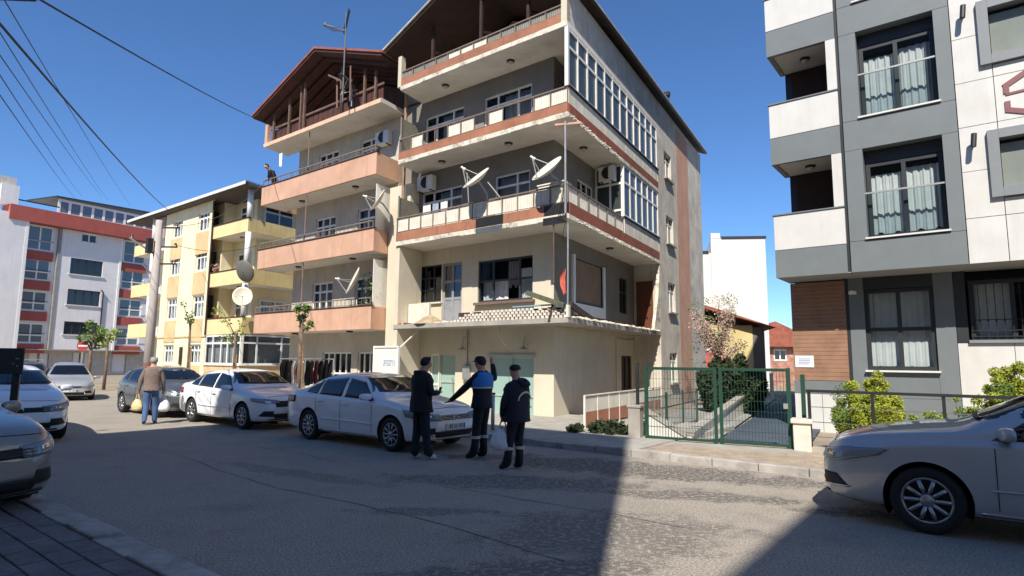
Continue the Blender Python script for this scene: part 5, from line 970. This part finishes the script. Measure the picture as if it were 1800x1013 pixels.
rs = random.Random(3); part(bd, 'blue_print', mat('poster_blue', (120, 146, 186), .8, .15, 8), lambda m: [m.box(MA, 6.68 + k * .1, 6.68 + k * .1 + rs.uniform(.03, .085), -.144, -.142, 1.52 + j * .07, 1.52 + j * .07 + rs.uniform(.03, .055)) for k in range(6) for j in range(3)]); part(bd, 'stay', OFFW, lambda m: m.bar(MA.p(6.55, -.1, 2.1), MA.p(6.1, .4, 2.7), .04))
# concrete pole and overhead wires
po = thing('utility_pole', (-14.45, 24.2, 0), 'tapered concrete utility pole with crossarms in front of the yellow building', 'utility pole'); pc = Vector((-14.45, 24.2, 0)); PC = mat('pole_concrete', (176, 168, 162), .9, .08, 1, .2, 30, streak=.3)
part(po, 'shaft', PC, lambda m: m.tube([pc, pc + Vector((0, 0, 7.3))], [.19, .135], 16), smooth=True); part(po, 'painted_band', mat('rust_band', (130, 84, 66), .9, .15), lambda m: m.tube([pc + Vector((0, 0, 1.3)), pc + Vector((0, 0, 1.5))], [.186, .184], 16))
part(po, 'pole_box', DKST, lambda m: m.box(RD, RD.a.dot(pc) - .1, RD.a.dot(pc) + .15, RD.b.dot(pc) - .4, RD.b.dot(pc) - .2, 5.9, 6.5))
for z, l in ((7.0, .5), (6.2, .5), (5.5, .5)): part(po, 'crossarm', DKST, lambda m: m.bar(pc + Vector((-.1, 0, z)), pc + Vector((l + .25, .1, z + .02)), .06))
part(po, 'bracket_arm', STEEL, lambda m: [m.bar(pc + Vector((-.1, 0, 5.9)), pc + Vector((-1.1, -.1, 6.55)), .07), m.bar(pc + Vector((-.1, 0, 5.0)), pc + Vector((-.5, -.1, 5.5)), .06)])
for z, dx in ((7.05, .7), (6.25, .7), (5.55, .7), (6.6, -1.1)): part(po, 'insulator', mat('insulator', (70, 48, 40), .3, .1), lambda m: m.lathe(pc + Vector((dx, .05, z - .02)), (0, 0, 1), [(0, 0), (.06, .0), (.04, .05), (.06, .08), (.03, .14), (0, .15)], 10))
def wire(p, q, sag, r_, label, grp='overhead wires'):
    p, q = Vector(p), Vector(q); mb = MB(); mb.tube([p.lerp(q, i / 24) - Vector((0, 0, sag * 4 * (i / 24) * (1 - i / 24))) for i in range(25)], r_, 5)
    tag(mb.build('overhead_wire', BLACK, loc=q), label, 'wire', grp)
def through(a, b, y0=2.5): a, b = Vector(a), Vector(b); return a + (b - a) * ((y0 - a.y) / (b.y - a.y))
for a, b, sag, r_, l in (((-5.82, 7, 6.16), tuple(F.p(16.2, -.45, 12.3)), .12, .014, 'thick black cable running down to the red attic roof'), ((-6.35, 7, 5.9), (-19.9, 34, 10.2), .2, .018, 'thickest cable slanting down to the yellow roof'), ((-7.13, 8, 6.65), (-36.3, 56, 16.0), .15, .008, 'thin wire crossing the thickest cable at upper left'),
    ((-7.24, 8, 6.31), (-38.5, 56, 16.55), .15, .008, 'uppermost of the four parallel thin wires at left'), ((-7.2, 8, 5.97), (-39.1, 56, 16.9), .15, .008, 'second highest of the four parallel thin wires at left'), ((-7.17, 8, 5.68), (-41, 56, 16.9), .15, .008, 'second lowest of the four parallel thin wires at left'), ((-7.14, 8, 5.39), (-41.5, 56, 16.6), .15, .008, 'lowest of the four parallel thin wires at left')):
    wire(through(a, b), b, sag, r_, l)
wire(pc + Vector((.7, .05, 7.1)), MA.p(15.9, .1, 9.4), .5, .01, 'short cable from the pole to the salmon balcony'); wire(pc + Vector((.7, .05, 6.3)), MA.p(15.9, .2, 6.7), .3, .01, 'lower cable from the pole across the yellow facade')
sl_ = thing('street_lamp', (-9.6, 9.0, 0), 'street lamp head just showing in the top left corner', 'street lamp'); part(sl_, 'pole', GALV, lambda m: m.tube([(-9.6, 9, 0), (-9.6, 9, 6.9), (-9.3, 9, 7.3), (-8.6, 9, 7.42)], [.09, .07, .05, .04], 10)); part(sl_, 'lamp_head', DKST, lambda m: m.prism([(-8.65, 8.9, 7.45), (-7.75, 8.9, 7.42), (-7.7, 8.9, 7.47), (-8.0, 8.9, 7.56), (-8.6, 8.9, 7.56)], (0, .25, 0)), bevel=.02)
# clothes rack and garments in front of the neighbour's shop
CR = Fr((-6.7, 20.4), -52, 38); ck = thing('clothes_rack', CR.p(.8, 0, .1), 'steel clothes rail in front of the neighbouring shop', 'clothes rack')
part(ck, 'rail', GALV, lambda m: m.tube([CR.p(-1.2, 0, 1.72), CR.p(1.9, 0, 1.72)], .02, 8))
for a in (-1.2, .35, 1.9): part(ck, 'leg', GALV, lambda m: m.tube([CR.p(a, 0, .1), CR.p(a, 0, 1.72)], .02, 8))
gm_ = [(-1.05, (28, 26, 32), 'black'), (-.8, (34, 34, 44), 'navy'), (-.55, (30, 28, 32), 'black'), (-.28, (120, 46, 48), 'patterned red'), (.0, (26, 26, 30), 'black'), (.22, (36, 34, 44), 'charcoal'), (.5, (226, 224, 222), 'white'), (.72, (104, 58, 38), 'rust brown'), (.98, (210, 206, 200), 'pale'), (1.2, (40, 34, 42), 'plum black'), (1.45, (30, 28, 36), 'black'), (1.7, (44, 38, 44), 'dark grey')]
for i, (a, c, nm) in enumerate(gm_):
    mb = MB(); nn = 10; mm = 8; ln = rnd(.75, 1.0); ph = rnd(0, 6); base = 1.68
    for side in (-1, 1):
        g_ = []
        for j in range(mm + 1):
            for k in range(nn + 1):
                q = k / nn - .5; w_ = .42 * (.55 + .5 * min(1, j / 1.6)); g_.append(CR.p(a + q * w_ * .55, side * (.025 + .02 * math.sin(k * 1.7 + ph)) + q * w_ * .7 + .02 * math.sin(j + ph), base - ln * j / mm - (.05 * abs(q) * 2 if j == 0 else 0)))
        kk = len(mb.v); mb.add(g_, [(j * (nn + 1) + k, j * (nn + 1) + k + 1, (j + 1) * (nn + 1) + k + 1, (j + 1) * (nn + 1) + k) for j in range(mm) for k in range(nn)])
    tag(mb.build('garment', mat('cloth_%d' % i, c, .95, .15, 8, .2), loc=CR.p(a, 0, 1.68), smooth=True), '%s garment on the clothes rail, %s from the left' % (nm, ['twelfth', 'eleventh', 'tenth', 'ninth', 'eighth', 'seventh', 'sixth', 'fifth', 'fourth', 'third', 'second', 'first'][i]), 'clothing', 'garments on the rail')
wr = thing('hanging_cloth', MA.p(14.6, .1, 10.3), 'white cloth hanging below the wooden attic', 'cloth'); part(wr, 'cloth', WHITE, lambda m: [m.quad(MA.p(14.55 + .05 * k, .1 + .03 * (k % 2), 10.0 - .1 * (k % 2)), MA.p(14.6 + .05 * k, .1 + .03 * ((k + 1) % 2), 9.98), MA.p(14.6 + .05 * k, .1, 10.5), MA.p(14.55 + .05 * k, .1, 10.52)) for k in range(5)])
# ================================================================== VEGETATION
LF = [mat('leaf_green', (96, 122, 52), .7, .3, 9, 0), mat('leaf_lime', (138, 154, 58), .7, .3, 9, 0), mat('leaf_dark', (48, 62, 34), .8, .35, 6, 0), mat('leaf_blossom', (186, 160, 146), .8, .3, 9, 0), mat('leaf_yellowgreen', (156, 164, 52), .7, .25, 9, 0)]
BARK = mat('bark', (118, 100, 84), .95, .25, 8, .4, 40)
def leaves(mb, c, rad, n, sz, rs, flat=1.0):
    for _ in range(n):
        while True:
            d = Vector((rs.uniform(-1, 1), rs.uniform(-1, 1), rs.uniform(-1, 1)))
            if d.length <= 1: break
        p = Vector(c) + Vector((d.x * rad, d.y * rad, d.z * rad * flat)); a = Vector((rs.gauss(0, 1), rs.gauss(0, 1), rs.gauss(0, .7))).normalized(); b = a.orthogonal().normalized(); b = (b * math.cos(1) + a.cross(b) * rs.uniform(-1, 1)).normalized(); s = sz * rs.uniform(.6, 1.3)
        mb.add([p - a * s, p - b * s * .45, p + a * s, p + b * s * .45], [(0, 1, 2, 3)])
def sapling(P, h, label, r0=.06, tufts=6, lm=0, n=60, spread=.5, seed=1, lean=(0, 0), stake=True, sz=.06):
    rs = random.Random(seed); P = Vector(P); t = thing('street_tree', P, label, 'tree', 'young street trees'); top = P + Vector((lean[0], lean[1], h * .8))
    tr = MB(); tr.tube([P, P.lerp(top, .5) + Vector((.02, .01, 0)), top], [r0 * 1.2, r0, r0 * .7], 9); lv = MB()
    for k in range(tufts):
        a = rs.uniform(0, 6.28); st = P.lerp(top, rs.uniform(.72, 1)); e = st + Vector((math.cos(a) * spread * rs.uniform(.4, 1), math.sin(a) * spread * rs.uniform(.4, 1), h * rs.uniform(.08, .22)))
        tr.tube([st, st.lerp(e, .5) + Vector((0, 0, .05)), e], [r0 * .5, r0 * .3, r0 * .12], 6); leaves(lv, e, spread * .42, n, sz, rs)
        leaves(lv, st.lerp(e, .6), spread * .3, n // 3, sz, rs)
    tr.build('trunk', BARK, t, smooth=True); lv.build('crown', LF[lm], t)
    if stake: part(t, 'stake', mat('stake_wood', (164, 128, 92), .9, .15), lambda m: m.tube([P + Vector((.09, 0, 0)), P + Vector((.09, 0, h * .55))], .025, 6))
sapling((-6.45, 18.5, .1), 3.7, 'pruned young tree with a leafy tuft in front of the clothes rail', .075, 5, 0, 46, .32, 3, sz=.075)
sapling((-9.55, 20.9, .1), 3.2, 'bare-stemmed young tree with small leaves before the glazed yellow corner', .05, 5, 1, 26, .4, 5)
sapling((-12.3, 23.1, .1), 3.7, 'slim young tree beside the concrete pole', .05, 4, 0, 20, .35, 6)
sapling((-22.9, 33, 0), 3.6, 'leafier young tree in front of the white building, left of the pair', .09, 7, 0, 60, .75, 8, stake=False, sz=.11)
sapling((-21.6, 32.4, 0), 3.3, 'thin young tree in front of the white building, right of the pair', .07, 5, 1, 28, .6, 9, stake=False, sz=.09)
def bush(P, rx, h, label, lm, n, seed, name='shrub', sz=.05, spikes=14):
    rs = random.Random(seed); P = Vector(P); t = thing(name, P, label, 'shrub'); st = MB(); lv = MB()
    for k in range(spikes):
        a = rs.uniform(0, 6.28); q = rs.uniform(0, 1) ** .6 * rx; hh = h * (1 - .45 * (q / rx) ** 2) * rs.uniform(.7, 1.05); e = P + Vector((math.cos(a) * q, math.sin(a) * q, hh))
        st.tube([P + Vector((math.cos(a) * q * .3, math.sin(a) * q * .3, 0)), P.lerp(e, .5), e], [.02, .012, .004], 5)
        for j in range(5): leaves(lv, P + Vector((math.cos(a) * q * (.5 + .1 * j), math.sin(a) * q * (.5 + .1 * j), hh * (.18 + .19 * j))), rx * (.34 - .045 * j), n // 5, sz, rs)
    st.build('stem', BARK, t); lv.build('foliage', LF[lm], t)
    l2 = MB(); [leaves(l2, P + Vector((rs.gauss(0, rx * .35), rs.gauss(0, rx * .35), h * rs.uniform(.1, .7))), rx * .35, n // 3, sz, rs) for _ in range(9)]; l2.build('inner_foliage', LF[0 if lm in (1, 4) else 2], t); return t
bush((7.05, 12.1, .0), .66, 1.62, 'bright yellow-green conifer bush behind the grey railing', 4, 1500, 21, sz=.024, spikes=40)
bush((7.95, 11.65, .0), .42, 1.0, 'low loose green shrub behind the railing, between the two tall bushes', 1, 500, 22, sz=.024, spikes=14)
bush((9.0, 11.0, .0), .6, 1.9, 'tall lime shrub against the off-white wall above the silver car', 4, 1500, 23, sz=.024, spikes=28)
bush((8.35, 11.3, .0), .36, 1.3, 'spindly yellow-green shrub next to the tall lime one', 1, 400, 24, sz=.024, spikes=10)
bush((2.2, 14.0, .0), .55, .38, 'patch of weeds at the foot of the ramp railing', 2, 130, 25, 'weed_patch', .05, 16); bush((2.85, 13.75, .0), .5, .45, 'weeds growing beside the concrete pillar stub', 2, 120, 26, 'weed_patch', .05, 14); bush((1.5, 14.15, .0), .3, .3, 'small dark weed tuft nearest the sunlit shop corner', 2, 90, 27, 'weed_patch', .05, 10)
bush((7.7, 21.5, .0), 1.2, 2.0, 'dark overgrown hedge behind the gate', 2, 620, 28, 'hedge', .09, 26); bush((8.9, 23.4, .0), 1.0, 1.7, 'dark ivy mound below the yellow house', 2, 420, 29, 'hedge', .09, 20)
rs = random.Random(77); bt = thing('blossom_tree', (7.9, 23.5, 0), 'sparse tree with pale pinkish blossom beside the stairwell wall', 'tree'); tr = MB(); lv = MB(); P = Vector((7.9, 23.5, 0)); tr.tube([P, P + Vector((.1, 0, 1.4)), P + Vector((.15, 0, 2.6))], [.12, .1, .07], 9)
for k in range(16):
    a = rs.uniform(0, 6.28); s_ = P + Vector((.12, 0, rs.uniform(1.2, 2.6))); q = rs.uniform(.5, 1.25); e = s_ + Vector((math.cos(a) * q, math.sin(a) * q, rs.uniform(.6, 2.1))); tr.tube([s_, s_.lerp(e, .5) + Vector((0, 0, .1)), e], [.04, .025, .008], 6)
    for j in range(4): leaves(lv, s_.lerp(e, .4 + .2 * j), .30, 62, .045, rs)
tr.build('trunk', BARK, bt, smooth=True); lv.build('crown', LF[3], bt); l2 = MB(); [leaves(l2, P + Vector((rs.uniform(-.9, .9), rs.uniform(-.9, .9), rs.uniform(1.5, 4.2))), .3, 40, .05, rs) for _ in range(14)]; l2.build('young_leaves', LF[0], bt)
# balcony pot plants
def pot(P, label, h, lm, seed, n=120, rx=.22):
    rs = random.Random(seed); P = Vector(P); t = thing('potted_plant', P, label, 'plant', 'balcony plants'); part(t, 'pot', TILE, lambda m: m.lathe(P, (0, 0, 1), [(0, 0), (.11, 0), (.15, .24), (.13, .24), (.12, .2), (0, .2)], 14)); lv = MB()
    for j in range(5): leaves(lv, P + Vector((rs.uniform(-.1, .1), rs.uniform(-.1, .1), .3 + h * j / 5)), rx, n // 5, .07, rs)
    lv.build('foliage', LF[lm], t)
pot(MA.p(8.75, .45, 3.4), 'tall leafy plant on the first-floor salmon balcony by the white screen', 1.1, 2, 31, 260, .3); pot(MA.p(8.55, .5, 3.4), 'green plant squeezed against the white divider screen', .8, 0, 32, 120, .24); pot(YBF.p(3.4, .2, 4.05), 'bright green plant on the lowest yellow balcony', .4, 1, 33, 90, .3); pot(YBF.p(3.9, .2, 6.85), 'rust-coloured plant on the middle yellow balcony', .2, 3, 34, 70, .25)
# ================================================================== PEOPLE (local: y forward, x right, z up)
SKIN = mat('skin', (184, 136, 110), .6, .06, 6, 0); HAIR = mat('dark_hair', (26, 22, 20), .7, .1, 20, .2); GHAIR = mat('grey_hair', (150, 146, 142), .7, .1, 20, .2)
def person(loc, face, label, H, jk, tr_, sh, arms, legs=None, head_tilt=(0, 0), hair=HAIR, lean=0.0, coat=None, fingers=True):
    """one skinned body; materials: 0 skin 1 jacket 2 trousers 3 shoes; arms = [(elbow, wrist, tip)] for right(+x) then left(-x)"""
    t = thing('person', loc, label, 'person'); t.rotation_euler.z = -R(face); k = H / 1.75
    N = []; E = []; TG = []
    def nd(p, r, par=None, tg=1):
        N.append((Vector(p) * k, r * k)); i = len(N) - 1
        if par is not None: E.append((par, i)); TG.append(tg)
        return i
    lz = lambda z: lean * max(0, z - .95)
    pel = nd((0, 0, .95), .135); bel = nd((0, lz(1.1), 1.10), .13, pel, 1); ch = nd((0, lz(1.3), 1.29), .15, bel, 1); up = nd((0, lz(1.42) - .005, 1.41), .12, ch, 1)
    nk = nd((0, lz(1.5) + .015, 1.50), .064, up, 0); hx, hy = head_tilt; jw = nd((hx * .4, lz(1.56) + .035 + hy * .5, 1.565), .076, nk, 0); hd = nd((hx, lz(1.65) + .04 + hy, 1.645 - abs(hy) * .3), .092, jw, 0); cr = nd((hx * 1.2, lz(1.7) + .03 + hy * 1.2, 1.715 - abs(hy) * .4), .072, hd, 0); nd((hx * 1.1, lz(1.64) + .145 + hy * 1.1, 1.62 - abs(hy) * .8), .014, hd, 0)
    for sx, (el, wr, tip) in zip((1, -1), arms):
        s = nd((sx * .175, lz(1.4), 1.40), .072, up, 1); e = nd(el, .066, s, 1); w = nd(wr, .046, e, 1); d = (Vector(tip) - Vector(wr)); pm2 = nd(Vector(wr) + d * .45, .034, w, 0)
        if fingers:
            sd = d.cross(Vector((0, 0, 1))) if abs(d.normalized().z) < .8 else d.cross(Vector((0, 1, 0))); sd = sd.normalized(); pn = sd.cross(d).normalized()
            for f, (o, l) in enumerate(((-.030, .85), (-.010, 1.0), (.010, .95), (.030, .78))):
                a = nd(Vector(wr) + d * .75 + sd * o, .010, pm2, 0); nd(Vector(wr) + d * (.75 + .5 * l) + sd * o * 1.1 + pn * .02, .008, a, 0)
            a = nd(Vector(wr) + d * .5 + sd * .05, .011, pm2, 0); nd(Vector(wr) + d * .85 + sd * .065, .009, a, 0)
        else: nd(tip, .03, pm2, 0)
    lg = legs or [((.105, .02, .50), (.11, -.01, .085)), ((-.105, .02, .50), (-.11, -.01, .085))]
    for sx, (kn, an) in zip((1, -1), lg):
        h_ = nd((sx * .09, 0, .88), .11, pel, 2); kk_ = nd(kn, .082, h_, 2); a = nd(an, .064, kk_, 2); hl = nd((an[0], an[1] - .03, .045 + an[2] - .085), .045, a, 3); nd((an[0] + sx * .02, an[1] + .09, .040 + an[2] - .085), .045, a, 3) ; nd((an[0] + sx * .03, an[1] + .165, .032 + an[2] - .085), .034, len(N) - 1, 3)
    me = bpy.data.meshes.new('body'); me.from_pydata([tuple(n_[0]) for n_ in N], E, []); o = bpy.data.objects.new('body_src', me); COL.objects.link(o)
    o.modifiers.new('s', 'SKIN'); ss = o.modifiers.new('u', 'SUBSURF'); ss.levels = 2; ss.render_levels = 2
    for i, n_ in enumerate(N): me.skin_vertices[0].data[i].radius = (n_[1], n_[1]); me.skin_vertices[0].data[i].use_root = (i == 0)
    dg = bpy.context.evaluated_depsgraph_get(); ev = o.evaluated_get(dg); m2 = bpy.data.meshes.new_from_object(ev); bpy.data.objects.remove(o)
    m2.materials.clear()
    for x in (SKIN, jk, tr_, sh): m2.materials.append(x)
    def seg(p, a, b): ab = b - a; q = max(0, min(1, (p - a).dot(ab) / max(1e-9, ab.dot(ab)))); return (p - a - ab * q).length
    for pl in m2.polygons:
        best = min(((seg(pl.center, N[a][0], N[b][0]) / (N[a][1] + N[b][1])), tg) for (a, b), tg in zip(E, TG)); pl.material_index = best[1]; pl.use_smooth = True
    b = bpy.data.objects.new('body', m2); link(b, t)
    hc = N[hd][0]; hm = MB()
    if hair:
        K, J = 8, 16; vs = []
        for i in range(K + 1):
            ph0 = math.pi * i / K
            for j in range(J):
                th = 2 * math.pi * j / J; ph = ph0 * (.60 - .15 * math.sin(th)); cut = 1 - .35 * max(0, math.sin(th)) * (i / K); vs.append(hc + Vector((.096 * k * math.sin(ph) * math.cos(th), -.02 * k + .105 * k * math.sin(ph) * math.sin(th) * cut, .018 * k + .098 * k * math.cos(ph) + (.05 * k if math.sin(th) > .3 and i > K - 3 else 0))))
        hm.add(vs, [(i * J + j, i * J + (j + 1) % J, (i + 1) * J + (j + 1) % J, (i + 1) * J + j) for i in range(K) for j in range(J)])
    def local(name, mb, m, smooth=True, par=None):
        me_ = bpy.data.meshes.new(name); me_.from_pydata([tuple(v) for v in mb.v], [], mb.f); me_.materials.append(m)
        if smooth: me_.polygons.foreach_set('use_smooth', [True] * len(me_.polygons))
        q = bpy.data.objects.new(name, me_); link(q, par or t); return q
    if hair: local('hair', hm, hair)
    if coat:
        hem, cm, wd = coat; mb = MB(); J = 20; zs = [hem, hem + .06, .98, 1.1, 1.22, 1.34, 1.42, 1.47]; rx = [.205, .20, .185, .178, .19, .20, .175, .11]; ry = [.155, .15, .14, .135, .14, .14, .12, .09]; vs = []
        for i, z in enumerate(zs):
            for j in range(J):
                th = 2 * math.pi * j / J; wv = 1 + .045 * math.sin(3 * th + i * 1.3) + .03 * math.sin(7 * th + 2 * i); vs.append(Vector((rx[i] * wd * wv * math.cos(th), lz(z) + ry[i] * wd * wv * math.sin(th), z)) * k)
        mb.add(vs, [(i * J + j, i * J + (j + 1) % J, (i + 1) * J + (j + 1) % J, (i + 1) * J + j) for i in range(len(zs) - 1) for j in range(J)]); local('jacket', mb, cm)
    t['_k'] = k
    return t, local, k, hc
BJ = mat('black_jacket', (22, 22, 24), .8, .15, 8, 1.0, 9); NV = mat('navy_cloth', (26, 30, 44), .85, .15, 8, 1.0, 9); DT = mat('dark_trousers', (28, 30, 38), .85, .12, 8, 1.0, 10); BT = mat('boots', (22, 20, 20), .7, .1); SNK = mat('white_sneaker', (206, 206, 208), .7, .06); BLU = mat('blue_vest', (44, 120, 190), .8, .08, 6, .2); REF = mat('reflective_tape', (186, 184, 170), .5, .05); JEAN = mat('jeans', (72, 98, 140), .9, .15, 6, .2); TAN = mat('taupe_jacket', (122, 106, 98), .9, .12, 6, 1.0, 9)
# man looking at his phone
p, loc_, k, hc = person((-1.58, 10.81, 0), 48, 'person in black jacket and white trainers looking down at a phone', 1.79, BJ, NV, SNK, [((.25, .02, 1.13), (.10, .26, 1.12), (.04, .34, 1.14)), ((-.25, .02, 1.13), (-.10, .26, 1.12), (-.04, .34, 1.15))], [((.10, .03, .50), (.12, .08, .085)), ((-.10, .0, .50), (-.12, -.06, .085))], (0, .05), coat=(.80, BJ, 1.2))
mb = MB(); mb.add([(-.035, .36, 1.10), (.035, .36, 1.10), (.035, .42, 1.22), (-.035, .42, 1.22), (-.035, .352, 1.104), (.035, .352, 1.104), (.035, .412, 1.224), (-.035, .412, 1.224)], [(0, 1, 2, 3), (7, 6, 5, 4), (0, 4, 5, 1), (1, 5, 6, 2), (2, 6, 7, 3), (3, 7, 4, 0)])
ph_ = thing('phone', Vector((-1.58, 10.81, 0)) + Matrix.Rotation(-R(48), 3, 'Z') @ Vector((0, .36, 1.12)), 'dark phone in the hands of the black-jacketed person', 'phone'); ph_.rotation_euler.z = -R(48)
me_ = bpy.data.meshes.new('phone_body'); me_.from_pydata([tuple(Vector(v) - Vector((0, .36, 1.10))) for v in mb.v], [], mb.f); me_.materials.append(BLKP); link(bpy.data.objects.new('phone_body', me_), ph_)
mb = MB(); J = 16; vs = []
for i, (r_, z) in enumerate(((.10, 1.43), (.12, 1.47), (.105, 1.505), (.09, 1.51))): vs += [Vector((r_ * math.cos(2 * math.pi * j / J) * 1.1, -.05 + r_ * math.sin(2 * math.pi * j / J) * .85, z)) * k for j in range(J)]
mb.add(vs, [(i * J + j, i * J + (j + 1) % J, (i + 1) * J + (j + 1) % J, (i + 1) * J + j) for i in range(3) for j in range(J)]); loc_('collar', mb, BJ)
# worker pointing left, cap, blue-shouldered vest
p, loc_, k, hc = person((-.52, 11.0, 0), -58, 'person in cap and blue-shouldered vest pointing at the white saloon', 1.80, NV, DT, BT, [((.36, -.02, 1.34), (.33, .0, 1.58), (.31, .02, 1.72)), ((-.20, .28, 1.16), (-.16, .52, 1.00), (-.15, .66, .92))], [((.10, .05, .50), (.12, .02, .085)), ((-.10, .04, .50), (-.10, .08, .085))], (0, .02), coat=(.86, NV, 1.12))
mb = MB(); J = 20; vs = []
for i, (z, rx, ry) in enumerate(((1.22, .226, .170), (1.32, .233, .174), (1.42, .215, .16), (1.475, .13, .11))): vs += [Vector((rx * math.cos(2 * math.pi * j / J) * 1.03, ry * math.sin(2 * math.pi * j / J) * 1.03, z)) * k for j in range(J)]
mb.add(vs, [(i * J + j, i * J + (j + 1) % J, (i + 1) * J + (j + 1) % J, (i + 1) * J + j) for i in range(3) for j in range(J)]); vv = loc_('vest_yoke', mb, BLU)
mb = MB(); vs = []
for z in (1.20, 1.225): vs += [Vector((.236 * math.cos(2 * math.pi * j / J), .178 * math.sin(2 * math.pi * j / J), z)) * k for j in range(J)]
mb.add(vs, [(j, (j + 1) % J, J + (j + 1) % J, J + j) for j in range(J)]); loc_('reflective_stripe', mb, REF)
def cuff(loc_, k, legs, z, r_=.086):
    for x, y in legs:
        mb = MB(); mb.tube([Vector((x, y, z)) * k, Vector((x, y, z + .05)) * k], r_ * k, 14, False); loc_('reflective_band', mb, REF)
cuff(loc_, k, [(.113, .035), (-.10, .06)], .34)
def cap(loc_, hc, k, m, brim=True):
    mb = MB(); mb.lathe(hc + Vector((0, -.005, .025)) * k, (0, 0, 1), [(.098 * k, .0), (.10 * k, .03 * k), (.09 * k, .065 * k), (.055 * k, .088 * k), (0, .095 * k)], 16); c_ = loc_('cap', mb, m)
    if brim:
        mb = MB(); n = 8; vs = []
        for i in range(n + 1): a = math.pi * (.18 + .64 * i / n); vs += [hc + Vector((.10 * math.cos(a), .10 * math.sin(a), .03)) * k, hc + Vector((.10 * math.cos(a), .10 * math.sin(a) + .085, .012)) * k]
        mb.add(vs, [(2 * i, 2 * i + 1, 2 * i + 3, 2 * i + 2) for i in range(n)]); loc_('cap_brim', mb, m, True, c_)
cap(loc_, hc, k, BJ)
# worker with white plastic bag
p, loc_, k, hc = person((.10, 9.92, 0), -48, 'person in dark hooded work jacket carrying a white plastic bag', 1.66, NV, DT, BT, [((.26, .03, 1.14), (.25, .10, .90), (.24, .13, .76)), ((-.27, .06, 1.14), (-.22, .15, .92), (-.17, .18, .80))], [((.10, .05, .50), (.11, .02, .085)), ((-.11, .06, .50), (-.12, .11, .085))], (0, .02), hair=None, coat=(.80, mat('dark_parka', (30, 33, 46), .85, .15, 8, 1.0, 9), 1.34))
cap(loc_, hc, k, BJ, False); cuff(loc_, k, [(.107, .035), (-.116, .09)], .33)
mb = MB(); mb.lathe(Vector((0, -.14, 1.44)) * k, (0, -.5, .8), [(.02, -.05), (.10, -.02), (.115, .03), (.08, .06), (.03, .065)], 14); loc_('hood', mb, MATS['dark_parka'])
mb = MB(); vs = []
for i in range(13): a = math.pi * i / 12; vs += [Vector((.17 * math.cos(a), -.200 + .03 * math.cos(a) ** 2, 1.16 + .15 * math.sin(a))) * k, Vector((.15 * math.cos(a), -.202 + .03 * math.cos(a) ** 2, 1.15 + .13 * math.sin(a))) * k]
mb.add(vs, [(2 * i, 2 * i + 1, 2 * i + 3, 2 * i + 2) for i in range(12)]); loc_('reflective_stripe', mb, REF)
mb = MB(); mb.box(WORLD, .19 * k, .27 * k, -.09, .03, 1.02 * k, 1.04 * k); loc_('sleeve_stripe', mb, REF, False)
def bag(P, w, h, m, label, seed, name='carrier_bag'):
    rs = random.Random(seed); P = Vector(P); t = thing(name, P, label, 'bag'); mb = MB(); J = 18; vs = []; pr = [(.16, 0), (.8, .03), (1.0, .22), (.98, .45), (.8, .68), (.55, .85), (.32, 1.0)]
    for i, (r_, z) in enumerate(pr): vs += [P + Vector((w * r_ * math.cos(2 * math.pi * j / J) * rs.uniform(.86, 1.1), w * .62 * r_ * math.sin(2 * math.pi * j / J) * rs.uniform(.86, 1.1), -h + h * z + rs.uniform(-.012, .012))) for j in range(J)]
    mb.add(vs, [(i * J + j, i * J + (j + 1) % J, (i + 1) * J + (j + 1) % J, (i + 1) * J + j) for i in range(len(pr) - 1) for j in range(J)] + [tuple(range(J))[::-1]]); mb.build('bag_body', m, t, smooth=True)
    part(t, 'handle', m, lambda q: [q.tube([P + Vector((sx * w * .3, 0, 0)), P + Vector((sx * .02, 0, .12)), P + Vector((0, 0, .15))], .012, 6) for sx in (-1, 1)])
PLAS = mat('white_plastic', (224, 224, 228), .5, .08, 14, .5, 18); PLY = mat('yellow_plastic', (220, 196, 146), .5, .15, 14, .5, 18)
def wpt(loc, face, v, k): return Vector(loc) + Matrix.Rotation(-R(face), 3, 'Z') @ (Vector(v) * k)
bag(wpt((.10, 9.92, 0), -48, (-.15, .19, .69), .95), .20, .36, PLAS, 'white plastic bag carried by the person in the hooded jacket', 5)
# man walking away
WL = (-9.38, 15.95, 0)
p, loc_, k, hc = person(WL, -25, 'person in taupe jacket and jeans walking away with two bags', 1.74, TAN, JEAN, BT, [((.25, .02, 1.15), (.27, .12, .90), (.27, .15, .77)), ((-.26, -.02, 1.15), (-.29, .0, .90), (-.30, .02, .77))], [((.10, .10, .51), (.10, .12, .085)), ((-.10, .02, .50), (-.10, -.14, .10))], (0, .02), hair=GHAIR, coat=(.88, TAN, 1.08))
mb = MB(); mb.lathe(Vector((0, 0, .87)) * k, (0, 0, 1), [(.17 * k, 0), (.175 * k, .03)], 18); loc_('belt', mb, BT)
bag(wpt(WL, -25, (-.30, .02, .66), k), .15, .30, PLY, 'yellow plastic bag in the left hand of the walking person', 7); bag(wpt(WL, -25, (.27, .15, .66), k), .17, .34, PLAS, 'white plastic bag in the right hand of the walking person', 8)
# person leaning on the salmon balcony
pb = MA.p(15.45, .42, 8.5)
person(tuple(pb), 222, 'person in dark clothes leaning on the upper salmon balcony', 1.68, BJ, DT, BT, [((.25, .22, 1.12), (.14, .40, 1.02), (.08, .48, 1.02)), ((-.25, .22, 1.12), (-.14, .40, 1.02), (-.08, .48, 1.02))], None, (0, .06), lean=.55, coat=(.84, BJ, 1.1), fingers=False)
